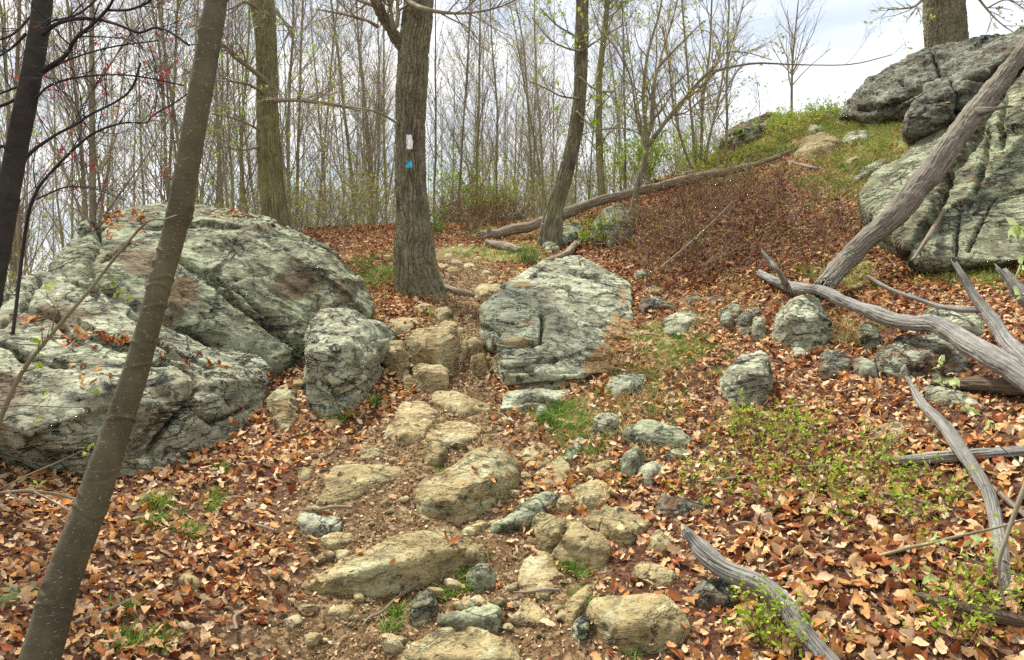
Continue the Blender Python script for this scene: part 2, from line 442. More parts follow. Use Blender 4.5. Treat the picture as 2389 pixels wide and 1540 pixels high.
def flat_mat(name, stops, rough=0.8, attr_name="rnd", transl=0.0, noise_amt=0.35):
    """colour picked for each leaf or blade from its own random value"""
    m, nt, b = new_mat(name, rough)
    c = ramp(nt, attr(nt, attr_name), stops)
    v = coords(nt, rnd=False)
    c = mix(nt, noise_amt, c, ramp(nt, tnoise(nt, v, 60, 3), [(0.3, g(0.35)), (0.7, g(1.0))]), 'MULTIPLY')
    nt.links.new(c, b.inputs["Base Color"])
    if transl:
        b.inputs["Transmission Weight"].default_value = 0
        tr = nt.nodes.new("ShaderNodeBsdfTranslucent"); nt.links.new(c, tr.inputs["Color"])
        ms = nt.nodes.new("ShaderNodeMixShader"); ms.inputs[0].default_value = transl
        nt.links.new(b.outputs[0], ms.inputs[1]); nt.links.new(tr.outputs[0], ms.inputs[2])
        nt.links.new(ms.outputs[0], nt.nodes["Material Output"].inputs["Surface"])
    return m
M_LEAF = flat_mat("fallen_leaf", [(0.0, (0.12, 0.035, 0.016)), (0.16, (0.28, 0.075, 0.026)), (0.30, (0.44, 0.16, 0.05)), (0.46, (0.58, 0.31, 0.11)),
                                 (0.66, (0.66, 0.42, 0.21)), (0.90, (0.80, 0.61, 0.39)), (1.0, (0.66, 0.26, 0.05))], 0.9, transl=0.12, noise_amt=0.5)
M_CHIP = flat_mat("leaf_crumb", [(0.0, (0.05, 0.02, 0.01)), (0.35, (0.20, 0.10, 0.04)), (0.7, (0.48, 0.32, 0.15)), (1.0, (0.72, 0.56, 0.34))], 0.85)
M_FRESH = flat_mat("fresh_spring_leaf", [(0, (0.20, 0.34, 0.02)), (0.5, (0.32, 0.48, 0.035)), (1, (0.46, 0.58, 0.08))], 0.6, transl=0.35, noise_amt=0.15)
M_YOUNG = flat_mat("olive_young_leaf", [(0, (0.26, 0.30, 0.03)), (0.6, (0.44, 0.50, 0.06)), (1, (0.58, 0.48, 0.14))], 0.6, transl=0.3, noise_amt=0.15)
M_PALELEAF = flat_mat("pale_downy_leaf", [(0, (0.42, 0.55, 0.18)), (1, (0.60, 0.70, 0.34))], 0.6, transl=0.35, noise_amt=0.1)
M_REDLEAF = flat_mat("red_bud_leaf", [(0, (0.35, 0.02, 0.03)), (1, (0.6, 0.07, 0.05))], 0.6, transl=0.3, noise_amt=0.1)
M_GRASS = flat_mat("spring_grass", [(0, (0.07, 0.17, 0.015)), (0.6, (0.16, 0.31, 0.03)), (1, (0.34, 0.42, 0.08))], 0.6, transl=0.25, noise_amt=0.2)
M_STRAW = flat_mat("straw_grass", [(0, (0.36, 0.25, 0.10)), (0.6, (0.56, 0.45, 0.19)), (1, (0.48, 0.50, 0.15))], 0.75, noise_amt=0.2)
M_BRUSH = flat_mat("brush_twig", [(0, (0.07, 0.03, 0.02)), (0.5, (0.20, 0.10, 0.06)), (1, (0.38, 0.27, 0.17))], 0.85, noise_amt=0.2)
M_GRAVEL = flat_mat("tan_gravel", [(0, (0.24, 0.17, 0.09)), (0.5, (0.42, 0.33, 0.19)), (1, (0.58, 0.50, 0.34))], 0.9)

def ground_mat():
    m, nt, b = new_mat("forest_floor", 0.95)
    v = coords(nt, rnd=False)
    soil = ramp(nt, tnoise(nt, v, 22, 9, 0.80), [(0.38, (0.045, 0.025, 0.011)), (0.48, (0.15, 0.09, 0.038)), (0.58, (0.31, 0.21, 0.10)), (0.68, (0.52, 0.40, 0.22))])
    soil = mix(nt, ramp(nt, tnoise(nt, v, 2.5, 4), [(0.4, g(0)), (0.65, g(0.5))]), soil, (0.18, 0.10, 0.042))
    duff = ramp(nt, tnoise(nt, v, 30, 8, 0.75), [(0.34, (0.03, 0.012, 0.007)), (0.5, (0.11, 0.04, 0.02)), (0.66, (0.26, 0.13, 0.06))])
    turf = ramp(nt, tnoise(nt, v, 26, 8, 0.75), [(0.34, (0.09, 0.08, 0.02)), (0.5, (0.24, 0.22, 0.06)), (0.66, (0.42, 0.37, 0.14))])
    c = mix(nt, attr(nt, "path"), duff, soil)
    c = mix(nt, attr(nt, "turf"), c, turf)
    vo = nd(nt, "ShaderNodeTexVoronoi", Scale=38.0); nt.links.new(v, vo.inputs["Vector"])
    c = mix(nt, ramp(nt, vo.outputs["Color"], [(0.72, g(0)), (0.76, g(0.7))]), c, (0.45, 0.31, 0.17))
    nt.links.new(c, b.inputs["Base Color"])
    n1 = bump(nt, b, tnoise(nt, v, 18, 9, 0.8), 1.0, 0.03)
    n2 = bump(nt, b, vo.outputs["Distance"], 0.7, 0.012, n1)
    return m
M_GROUND = ground_mat()

# ------------------------------------------------------------------ ground sheet
PATH = [(1050, 1620, 560), (1030, 1450, 470), (960, 1250, 380), (960, 1120, 310), (1040, 1000, 200), (1075, 920, 110), (1085, 850, 55), (1075, 760, 85), (1090, 690, 90), (1090, 640, 75), (1060, 590, 60)]
_path_w = []
for (a_, b_, w_) in PATH:
    p_ = G(a_, min(b_, 1560)); d_ = p_[1]
    if b_ > 1560: p_ = p_ - np.array([0, 0.25, 0])
    _path_w.append((p_[0], p_[1], w_ / F * d_))
def path_w(x, y):
    d, t = segdist(x, y, _path_w)
    ws = np.interp(t, np.arange(len(_path_w)), [q[2] for q in _path_w])
    p = np.stack([x, y, x * 0], -1)
    return 1 - smooth(0.55, 1.15, d / ws + 0.35 * noise3(p, 1.8, 21))
TURF = [(1180, 590, 90, 1.0), (1080, 580, 70, .9), (880, 650, 60, .9), (1340, 990, 120, .8), (1560, 800, 130, .75), (1490, 900, 90, .6), (1950, 300, 130, 1.3), (2080, 330, 90, 1.2), (1850, 330, 120, 1.1), (2030, 400, 110, .9),
        (1700, 400, 110, .7), (1980, 650, 110, .6), (2240, 640, 100, .7), (1300, 530, 90, .8), (1150, 540, 90, .9), (1700, 690, 150, .4), (1850, 1080, 160, .3), (420, 1200, 90, .4), (870, 600, 60, .5), (1350, 1180, 200, .15), (1620, 650, 90, .45)]
_turf_w = []
for (a_, b_, r_, s_) in TURF:
    p_ = G(a_, b_)
    _turf_w.append((p_[0], p_[1], r_ / F * p_[1], s_))
def turf_w(x, y):
    s = np.zeros(np.shape(x))
    for (a, b, r, k) in _turf_w:
        s = np.maximum(s, k * np.exp(-((x - a) ** 2 + ((y - b) * 0.6) ** 2) / (r * r)))
    p = np.stack([x, y, x * 0], -1)
    far = smooth(11.5, 15, y) * 0.9
    return np.clip(smooth(0.3, 0.75, np.maximum(s, far) + 0.35 * noise3(p, 2.2, 31)), 0, 1)

def graded(lo, hi, c, h0, gr, cap):
    out = [c]; s = h0
    while out[-1] < hi:
        out.append(out[-1] + s); s = min(s * gr, cap) if out[-1] < 40 else s * 1.5
    a = out; out = [c]; s = h0
    while out[-1] > lo:
        out.append(out[-1] - s); s = min(s * gr, cap) if out[-1] > -40 else s * 1.5
    return np.array(sorted(set(a + out)))
gx = graded(-2500, 2500, 0.0, 0.03, 1.006, 0.6)
gy = graded(-300, 3500, 4.5, 0.03, 1.006, 0.6)
XX, YY = np.meshgrid(gx, gy)
ZZ = ground_h(XX.ravel(), YY.ravel()).reshape(XX.shape)
nearw = np.exp(-np.hypot(XX, YY - 5) / 12.0)
pp = np.stack([XX, YY, XX * 0], -1)
ZZ = ZZ + nearw * (0.009 * noise3(pp, 14.0, 8) + 0.006 * noise3(pp, 31.0, 9))
nyy, nxx = XX.shape
idx = np.arange(nyy * nxx).reshape(nyy, nxx)
Fq = np.stack([idx[:-1, :-1], idx[:-1, 1:], idx[1:, 1:], idx[1:, :-1]], -1).reshape(-1, 4)
V = np.stack([XX, YY, ZZ], -1).reshape(-1, 3)
me = mesh_np("ground", V, Fq, M_GROUND, {"path": path_w(V[:, 0], V[:, 1]), "turf": turf_w(V[:, 0], V[:, 1])})
tag(put("ground", me), kind="structure")

# ------------------------------------------------------------------ rocks
def hull_into(bm, pts):
    vs = [bm.verts.new(p) for p in pts]
    bmesh.ops.convex_hull(bm, input=vs, use_existing_faces=False)
def finish_rock(name, hulls, mat, label, cat, group=None, voxel=None, round_it=1, amp=1.0, cracks=(), strata=0.0, strata_dir=(0.35, -0.2, 1), seed=0, parent=None, facet=0.7, rust=(), grow=0.008):
    allp = np.concatenate(hulls)
    lo, hi = allp.min(0), allp.max(0)
    size = float(np.linalg.norm(hi - lo))
    org = np.array([(lo[0] + hi[0]) / 2, (lo[1] + hi[1]) / 2, lo[2]])
    dist = (lo[1] + hi[1]) / 2
    if voxel is None: voxel = max(0.0035 * dist * 0.5, size / 150)
    bm = bmesh.new()
    for h in hulls: 
        b2 = bmesh.new(); hull_into(b2, [tuple(p - org) for p in h])
        bmesh.ops.delete(b2, geom=[v for v in b2.verts if not v.link_faces], context='VERTS')
        bmesh.ops.recalc_face_normals(b2, faces=b2.faces)
        mt = bpy.data.meshes.new("t"); b2.to_mesh(mt); b2.free(); bm.from_mesh(mt); bpy.data.meshes.remove(mt)
    mt = bpy.data.meshes.new("tmp"); bm.to_mesh(mt); bm.free()
    ob = bpy.data.objects.new("tmp", mt); col.objects.link(ob)
    r = ob.modifiers.new("r", 'REMESH'); r.mode = 'VOXEL'; r.voxel_size = voxel
    s = ob.modifiers.new("s", 'SMOOTH'); s.factor = 0.5; s.iterations = round_it
    bpy.context.view_layer.update()
    me = bpy.data.meshes.new_from_object(ob.evaluated_get(bpy.context.evaluated_depsgraph_get()))
    bpy.data.objects.remove(ob); bpy.data.meshes.remove(mt)
    n = len(me.vertices)
    co = np.empty(n * 3, np.float32); me.vertices.foreach_get("co", co); co = co.reshape(-1, 3).astype(float)
    nr = np.empty(n * 3, np.float32); me.vertex_normals.foreach_get("vector", nr); nr = nr.reshape(-1, 3)
    q = co + seed * 3.1
    sz = min(size, 1.6)
    d = sz * 0.030 * amp * fbm(q, 2.2 / sz, 3, 1) + sz * 0.010 * amp * noise3(q, 9.0 / sz, 4)
    d += amp * (0.003 * fbm(q, 12, 3, 7) - 0.008 * np.clip(noise3(q, 22, 9) - 0.25, 0, 1))
    # broken facets: cells of tilted planes
    fr_ = np.random.RandomState(int(seed * 10) + 1); nc_ = 26
    lo2, hi2 = co.min(0), co.max(0)
    cc = lo2 + fr_.uniform(size=(nc_, 3)) * (hi2 - lo2); gg = fr_.normal(size=(nc_, 3)); gg /= np.linalg.norm(gg, axis=1, keepdims=True)
    qw = co + 0.06 * sz * np.stack([noise3(q, 3.5 / sz, 31), noise3(q, 3.5 / sz, 32), noise3(q, 3.5 / sz, 33)], -1)
    best = np.full(n, 1e9); bi = np.zeros(n, int)
    for c_ in range(nc_):
        dd_ = ((qw - cc[c_]) ** 2).sum(1); m_ = dd_ < best; best[m_] = dd_[m_]; bi[m_] = c_
    fd = np.clip(((co - cc[bi]) * gg[bi]).sum(1), -0.35 * sz, 0.35 * sz) * 0.13 * facet
    d += fd
    d += amp * sz * 0.006 * (1 - 2 * np.abs(noise3(q, 14.0 / sz, 35)))
    # ragged chipped steps
    h = noise3(q, 3.2 / sz, 12); d += sz * 0.02 * amp * (np.floor(h * 4) / 4 - h * 0.7)
    if strata:
        sdv = np.array(strata_dir, float); sdv /= np.linalg.norm(sdv)
        hh = (q @ sdv) * 9 + 1.6 * fbm(q, 1.4, 3, 15)
        fr = hh - np.floor(hh)
        d += strata * ((1 - fr) * 0.6 + 0.4 * smooth(0, 0.12, fr) - 0.7)
    nrs = nr; d += grow
    wco = co + org
    X, Y = PROJ(wco)
    for (poly, wpx, dep) in cracks:
        dd, _ = segdist(X, Y, poly)
        wob = 1 + 0.5 * noise3(wco, 9, 2)
        d -= dep * np.exp(-(dd / (wpx * wob + 1e-6)) ** 2) * (nr[:, 1] < 0.35)
    co = co + nrs * d[:, None]
    me.vertices.foreach_set("co", co.astype(np.float32).ravel())
    me.polygons.foreach_set("use_smooth", np.ones(len(me.polygons), bool))
    me.update()
    me.materials.clear(); me.materials.append(mat)
    if rust:
        rv = np.zeros(n)
        for (a_, b_, rx_, ry_, k_) in rust:
            rr_ = np.hypot((X - a_) / rx_, (Y - b_) / ry_) + 0.5 * fbm(wco, 3.5, 4, 77)
            rv = np.maximum(rv, k_ * (1 - smooth(0.6, 1.05, rr_)))
        at = me.attributes.new("rust", 'FLOAT', 'POINT'); at.data.foreach_set("value", rv.astype(np.float32))
    me.name = name
    o = put(name, me, tuple(org), parent)
    if label: tag(o, label, cat, group)
    return o
def columns(poly, k=4):
    xs = [p[0] for p in poly]
    x0, x1 = min(xs), max(xs)
    out = []
    px = sorted(set(list(np.linspace(x0 + (x1 - x0) * 0.02, x1 - (x1 - x0) * 0.02, k)) + [min(max(x, x0 + (x1 - x0) * .01), x1 - (x1 - x0) * .01) for x in xs]))
    for x in px:
        ys = []
        for i in range(len(poly)):
            ax, ay = poly[i]; bx, by = poly[(i + 1) % len(poly)]
            if (ax <= x) != (bx <= x):
                ys.append(ay + (by - ay) * (x - ax) / (bx - ax))
        if len(ys) >= 2: out.append((x, min(ys), max(ys)))
    return out
def stone(poly, mat, label, s=0.45, rf=0.45, name="rock", seed=None, **kw):
    """a rock lying on the ground: poly is its outline seen by the camera, s how far its top leans back, rf how high its front face stands"""
    cs = columns(poly)
    xs = np.array([c[0] for c in cs]); yu = np.array([c[1] for c in cs]); yl = np.array([c[2] for c in cs])
    gl = hit(xs, yl); gu = hit(xs, yu)
    hgt = (yl - yu) / F * gl
    wid = (xs[-1] - xs[0]) / F * gl.mean()
    du = gl + np.minimum(s * (gu - gl), 0.25 + hgt * 2.2)
    du = np.maximum(du, gl + 0.02)
    Lo = W(xs, yl, gl); Up = W(xs, yu, du)
    jr = np.random.RandomState(int(abs(poly[0][0] * 3 + poly[0][1])) % 9999)
    yr = yl + (yu - yl) * np.clip(rf + jr.uniform(-0.13, 0.13, len(xs)), 0.08, 0.85)
    k = slice(1, -1)
    Rg = W(xs[k], yr[k], gl[k] + jr.uniform(0.0, 0.3, len(xs) - 2) * (du[k] - gl[k]))
    sink = Lo.copy(); sink[:, 2] -= 0.06 + 0.25 * hgt.max(); sink[:, 1] += 0.02
    back = Up.copy(); bb = np.minimum(0.35 * (gu - du), 0.5 * wid); bb = np.maximum(bb, 0.01)
    sc_ = (back[:, 1] + bb) / back[:, 1]
    back[:, 0] *= sc_; back[:, 1] += bb
    back[:, 2] = np.minimum(ground_h(back[:, 0], back[:, 1]) - 0.1, Lo[:, 2].min())
    hull = np.concatenate([Lo, Up, Rg, sink, back])
    if seed is None: seed = (int(abs(poly[0][0]) * 7 + poly[0][1] * 3) % 97) / 10
    return finish_rock(name, [hull], mat, label, "rock", seed=seed, **kw)
def T(pts):
    a = np.array(pts, float)
    return W(a[:, 0], a[:, 1], a[:, 2])
def drop(P, dz, dy=0.0):
    Q = P.copy(); Q[:, 0] *= (Q[:, 1] + dy) / Q[:, 1]; Q[:, 2] -= dz; Q[:, 1] += dy
    return Q

# the two great boulders at the left of the path
A = T([(128, 605, 6.4), (190, 520, 7.0), (260, 494, 7.3), (430, 482, 7.6), (540, 488, 7.6), (640, 508, 7.5), (705, 540, 7.4), (785, 590, 7.4), (842, 648, 7.4), (872, 700, 7.2), (868, 735, 6.9),
       (240, 555, 6.25), (400, 540, 6.5), (560, 545, 6.6), (700, 600, 6.65), (800, 680, 6.65),
       (760, 790, 6.3), (715, 818, 6.05), (640, 850, 5.85), (500, 800, 5.72), (380, 745, 5.62), (200, 655, 5.6), (118, 660, 5.95)])
finish_rock("boulder", [np.concatenate([A, drop(A, 0.9, 0.2)])], M_GREY, "huge domed grey boulder with a dark lichened face, behind the leaning smooth trunk", "boulder", voxel=0.015, amp=0.9, round_it=2, facet=0.6,
            strata=0.02, strata_dir=(0.6, 0.1, 0.8), seed=2, rust=[(700, 665, 70, 35, .6), (420, 690, 40, 40, .85), (330, 610, 90, 60, .6), (790, 690, 25, 45, .6)],
            cracks=[([(225, 500), (215, 560), (205, 600), (200, 640)], 9, 0.256), ([(390, 590), (470, 650), (560, 725), (640, 780), (700, 812)], 5, 0.160), ([(480, 640), (560, 690), (650, 770), (700, 805)], 4, 0.080),
                    ([(730, 560), (790, 600), (830, 640)], 3, 0.080), ([(150, 560), (260, 500)], 5, 0.080), ([(240, 620), (300, 560)], 4, 0.080), ([(560, 510), (640, 560), (700, 600)], 3, 0.048)])
B = T([(95, 645, 5.95), (200, 642, 5.9), (300, 688, 5.85), (400, 738, 5.85), (500, 788, 5.8), (600, 832, 5.75), (640, 880, 5.7),
       (-150, 740, 5.3), (-230, 900, 4.4), (0, 985, 4.2), (60, 1005, 4.2), (60, 850, 4.65), (250, 890, 4.6), (420, 895, 4.85), (560, 885, 5.3),
       (615, 955, 5.4), (565, 990, 5.25), (490, 1010, 5.0), (430, 1092, 4.65), (345, 1118, 4.5), (290, 1065, 4.4), (210, 1085, 4.35),
       (0, 1080, 5.6), (300, 1150, 5.6), (560, 1060, 6.0)])
finish_rock("boulder", [np.concatenate([B, drop(B[[15, 16, 17, 18, 19]], 0.35, 0.160)])], M_PALE, "low pale grey slab boulder with cracks, sloping down in front of the domed boulder", "boulder", voxel=0.014, amp=0.9, round_it=2, facet=0.6,
            strata=0.02, strata_dir=(0.5, 0.0, 0.86), seed=4, rust=[(130, 730, 120, 30, .7), (300, 1010, 150, 60, .5), (20, 920, 50, 60, .7), (440, 900, 50, 60, .4)],
            cracks=[([(300, 740), (380, 775), (470, 790), (560, 800)], 3, 0.080), ([(390, 825), (440, 835), (500, 850)], 4, 0.080), ([(330, 860), (400, 840), (455, 870), (462, 910), (430, 950), (380, 1010), (350, 1050)], 4.5, 0.160),
                    ([(0, 800), (60, 830), (150, 850)], 6, 0.144), ([(180, 780), (260, 800), (330, 815)], 6, 0.144), ([(60, 720), (130, 740), (190, 800)], 5, 0.080), ([(490, 985), (540, 970), (600, 940)], 4, 0.128),
                    ([(430, 940), (500, 990)], 4, 0.096), ([(0, 700), (60, 640), (110, 560)], 5, 0.128), ([(0, 760), (50, 720), (90, 660)], 5, 0.128)])
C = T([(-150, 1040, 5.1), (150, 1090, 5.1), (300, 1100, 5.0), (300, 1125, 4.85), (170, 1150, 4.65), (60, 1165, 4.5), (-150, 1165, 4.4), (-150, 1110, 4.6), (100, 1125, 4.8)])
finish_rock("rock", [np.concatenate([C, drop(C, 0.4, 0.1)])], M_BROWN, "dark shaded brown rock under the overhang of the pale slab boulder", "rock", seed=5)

# outcrop at the right
R1 = T([(2015, 455, 8.4), (2050, 400, 8.6), (2100, 360, 8.7), (2200, 288, 8.8), (2300, 200, 8.9), (2388, 112, 9.0), (2600, -60, 9.0), (2700, 620, 6.0), (2388, 608, 6.3), (2150, 612, 6.8), (2100, 568, 7.2), (2030, 490, 7.95),
        (2250, 420, 7.45), (2400, 330, 7.2), (2230, 330, 8.2)])
finish_rock("boulder", [np.concatenate([R1, drop(R1, 0.7, 2.2)])], M_GREY, "great sloping slab of grey-green bedrock behind the leaning dead trunk", "rock outcrop", voxel=0.018, amp=1.0, round_it=1, facet=0.6, strata=0.014, strata_dir=(0.9, 0.2, 0.5), seed=9,
            cracks=[([(2388, 150), (2260, 330), (2215, 400), (2195, 470), (2150, 560)], 9, 0.160), ([(2205, 400), (2215, 430), (2180, 520)], 5, 0.160), ([(2300, 300), (2290, 380), (2270, 450)], 6, 0.096),
                    ([(2388, 440), (2320, 460), (2260, 590)], 3, 0.064), ([(2180, 490), (2120, 600)], 7, 0.112), ([(2350, 240), (2330, 330)], 5, 0.096), ([(2240, 470), (2230, 600)], 4, 0.080)])
R2 = T([(2122, 312, 8.7), (2126, 258, 8.6), (2165, 206, 8.7), (2270, 160, 8.9), (2388, 72, 9.1), (2500, 0, 9.1), (2520, 50, 8.6), (2388, 132, 8.45), (2270, 225, 8.35), (2185, 292, 8.4), (2230, 215, 8.35), (2330, 140, 8.4)])
finish_rock("boulder", [np.concatenate([R2, drop(R2, 0.0, 2.0)])], M_DARK, "dark angular block overhanging the top of the grey slab outcrop", "boulder", voxel=0.022, amp=1.8, round_it=2, strata=0.03, seed=11,
            cracks=[([(2215, 180), (2235, 230), (2225, 262)], 4, 0.128), ([(2240, 190), (2300, 190), (2388, 110)], 4, 0.096), ([(2150, 240), (2200, 235)], 3, 0.080)])
R3 = T([(1955, 273, 12.6), (1972, 235, 12.6), (1995, 208, 12.6), (2060, 158, 12.7), (2170, 110, 12.7), (2250, 97, 12.5), (2340, 98, 12.2), (2388, 72, 12.0), (2500, 40, 11.5), (2500, 150, 10.6), (2330, 178, 10.6), (2200, 205, 10.6), (2120, 262, 11.4), (2000, 272, 12.0),
        (2050, 215, 11.9), (2200, 140, 11.6), (2320, 115, 11.4)])
finish_rock("boulder", [np.concatenate([R3, drop(R3, 0.5, 1.2)])], M_DARK, "long dark rounded outcrop on the skyline below the thick trunk", "rock outcrop", voxel=0.03, amp=1.9, round_it=2, strata=0.04, seed=13,
            cracks=[([(2140, 200), (2190, 170), (2175, 120)], 4, 0.192), ([(2000, 262), (2080, 250), (2140, 215)], 4, 0.160), ([(2190, 170), (2260, 150), (2330, 165)], 5, 0.240), ([(2100, 190), (2140, 200)], 4, 0.160)])
R4 = T([(1680, 328, 13.6), (1700, 305, 13.6), (1735, 283, 13.7), (1790, 263, 13.9), (1850, 262, 14.0), (1858, 285, 13.6), (1770, 322, 13.2), (1710, 350, 13.2), (1730, 310, 13.2)])
finish_rock("rock", [np.concatenate([R4, drop(R4, 0.15, 0.9)])], M_BROWN, "brown tilted slab on the skyline jutting over a dark hollow", "rock", voxel=0.03, amp=1.6, round_it=2, strata=0.04, seed=15)
stone([(1852, 362), (1875, 322), (1915, 310), (1952, 318), (1960, 340), (1935, 362), (1890, 375)], M_MIX, "broad pale ledge rock in the grass high on the right slope", s=0.7)
stone([(1876, 312), (1892, 293), (1915, 294), (1922, 308), (1900, 318)], M_PALE, "small pale rock perched above the broad ledge on the slope", s=0.5)
stone([(1958, 335), (1975, 312), (2025, 308), (2025, 330), (1985, 340)], M_PALE, "pale flat rock with a rusty flank below the skyline outcrop", s=0.6)
stone([(1960, 385), (1980, 362), (2015, 355), (2012, 372), (1985, 392)], M_MIX, "narrow pale rock sunk in straw grass on the right slope", s=0.8)
stone([(1985, 420), (2010, 390), (2060, 370), (2075, 382), (2030, 410), (2000, 432)], M_PALE, "pale ledge beside the upper edge of the grey slab", s=0.7)
stone([(1572, 405), (1590, 392), (1620, 395), (1625, 410), (1590, 418)], M_PALE, "pale stone at the foot of the sapling clump on the ridge", s=0.5)
stone([(1648, 412), (1655, 398), (1675, 392), (1682, 408), (1665, 418)], M_PALE, "small round pale stone above the long fallen log", s=0.4)
stone([(1168, 508), (1180, 500), (1215, 500), (1222, 508), (1200, 514)], M_PALE, "thin pale stone far up on the plateau", s=0.4)

# the long flat-topped boulder beside the path
M1 = T([(1123, 714, 6.65), (1150, 702, 6.9), (1190, 683, 7.2), (1228, 643, 7.5), (1266, 609, 7.9), (1340, 602, 8.1), (1376, 615, 8.1), (1435, 640, 7.95), (1467, 661, 7.8), (1458, 700, 7.4), (1462, 746, 7.1), (1484, 812, 6.55),
        (1438, 838, 6.2), (1420, 868, 5.98), (1300, 872, 5.78), (1180, 868, 5.78), (1165, 830, 5.9), (1300, 700, 6.9)])
M2 = T([(1163, 962, 5.45), (1180, 918, 5.62), (1300, 905, 5.75), (1370, 900, 5.8), (1305, 922, 5.62), (1292, 940, 5.55), (1228, 938, 5.5)])
M3 = T([(1160, 745, 6.40), (1193, 712, 6.75), (1230, 724, 6.7), (1262, 762, 6.5), (1262, 788, 6.32), (1217, 794, 6.25), (1172, 778, 6.27)])
M4 = T([(1123, 716, 6.7), (1128, 750, 6.5), (1136, 812, 6.3), (1146, 878, 6.05), (1170, 872, 5.95), (1165, 760, 6.3)])
finish_rock("boulder", [np.concatenate([M1, drop(M1, 0.45, 0.12)]), np.concatenate([M2, drop(M2, 0.3, 0.2)]), np.concatenate([M3, drop(M3, 0.06, 0.1)]), np.concatenate([M4, drop(M4, 0.4, 0.1)])],
            M_PALE2, "large pale sloping boulder with ledges, right of the stone steps in the middle", "boulder", voxel=0.010, amp=0.8, round_it=1, facet=0.4, strata=0.014, strata_dir=(0.15, -0.5, 0.85), seed=17, rust=[(1440, 790, 42, 75, 1.0), (1400, 850, 60, 35, 1.0), (1215, 678, 25, 8, .9), (1200, 795, 40, 14, .8), (1150, 840, 20, 30, .7), (1450, 700, 12, 30, .6)],
            cracks=[([(1262, 790), (1266, 750), (1262, 735), (1295, 725)], 3.5, 0.112), ([(1165, 800), (1230, 802), (1268, 792)], 5, 0.160), ([(1172, 860), (1250, 845), (1300, 838)], 3, 0.080), ([(1190, 868), (1240, 862)], 6, 0.128),
                    ([(1290, 868), (1345, 870)], 5, 0.064), ([(1180, 908), (1260, 900), (1370, 888), (1415, 870)], 5, 0.064), ([(1200, 943), (1240, 935), (1290, 940)], 5, 0.048), ([(1420, 825), (1460, 845)], 3, 0.080), ([(1360, 640), (1400, 650)], 3, 0.048),
                    ([(1130, 765), (1165, 772)], 5, 0.128), ([(1140, 830), (1168, 800)], 6, 0.160), ([(1290, 675), (1330, 672)], 4, 0.064), ([(1375, 835), (1430, 838)], 3, 0.064)])
# left of the steps
stone([(712, 900), (716, 800), (722, 744), (752, 733), (786, 725), (820, 727), (870, 748), (919, 778), (912, 806), (899, 845), (882, 880), (862, 930), (847, 952), (810, 958), (762, 985), (722, 968)], M_PALE,
      "upright grey boulder with round white lichen spots left of the stone steps", s=0.33, rf=0.62, name="boulder", amp=1.2, voxel=0.011, strata=0.012,
      cracks=[([(872, 800), (885, 850), (900, 855)], 4, 0.128), ([(760, 895), (800, 930), (850, 900)], 5, 0.112)])
stone([(943, 800), (947, 786), (970, 770), (1025, 761), (1060, 770), (1073, 800), (1066, 835), (1060, 868), (1030, 878), (985, 868), (960, 855), (947, 830)], M_TAN, "big square tan block forming the upper stone step", s=0.3, rf=0.7, amp=1.2, voxel=0.01, strata=0.01)
stone([(964, 862), (975, 850), (1025, 856), (1046, 870), (1041, 908), (1008, 914), (975, 905), (966, 890)], M_TAN, "cube-like tan block at the foot of the big square step", s=0.35, rf=0.7, amp=1.1, voxel=0.009)
stone([(903, 865), (898, 825), (908, 802), (935, 796), (948, 830), (952, 870), (935, 885)], M_TAN, "tall tan block wedged between the upright grey boulder and the square step", s=0.3, rf=0.7, amp=1.1)
stone([(928, 885), (945, 868), (966, 885), (975, 908), (950, 914)], M_TAN, "low tan chunk left of the cube-like step block", s=0.4, rf=0.5)
stone([(902, 755), (930, 743), (978, 745), (985, 760), (950, 782), (916, 780)], M_TAN, "flat tan rock behind the upright grey boulder, above the step", s=0.7, rf=0.4)
stone([(1010, 735), (1018, 724), (1040, 717), (1056, 729), (1052, 748), (1025, 752)], M_MIX, "rounded grey-tan rock at the foot of the big oak", s=0.4, rf=0.6)
stone([(955, 722), (985, 708), (1010, 716), (1005, 728), (975, 732)], M_MIX, "half-buried flat stone among leaves left of the oak's foot", s=0.7, rf=0.3)
stone([(1108, 680), (1112, 670), (1130, 666), (1170, 668), (1186, 681), (1172, 700), (1121, 713), (1112, 700)], M_TAN, "squarish tan rock across the path beside the top of the pale boulder", s=0.4, rf=0.6)
stone([(1088, 800), (1092, 793), (1108, 787), (1126, 800), (1130, 825), (1100, 832), (1088, 820)], M_TAN, "brown step stone tucked against the left wall of the pale boulder", s=0.4, rf=0.6)
stone([(1098, 830), (1130, 825), (1138, 876), (1111, 876), (1098, 855)], M_TAN, "upright tan stone at the bottom left wall of the pale boulder", s=0.3, rf=0.7)
stone([(1066, 850), (1072, 815), (1090, 785), (1096, 800), (1086, 835)], M_TAN, "dark tan wedge right of the big square step", s=0.4, rf=0.6)
stone([(1022, 760), (1035, 748), (1062, 752), (1068, 762), (1045, 768)], M_TAN, "flat tan plate on the trail above the square step", s=0.7, rf=0.3)
stone([(1064, 773), (1075, 764), (1090, 768), (1092, 776), (1078, 780)], M_TAN, "small yellow-tan stone beside the corner of the square step", s=0.5, rf=0.5)
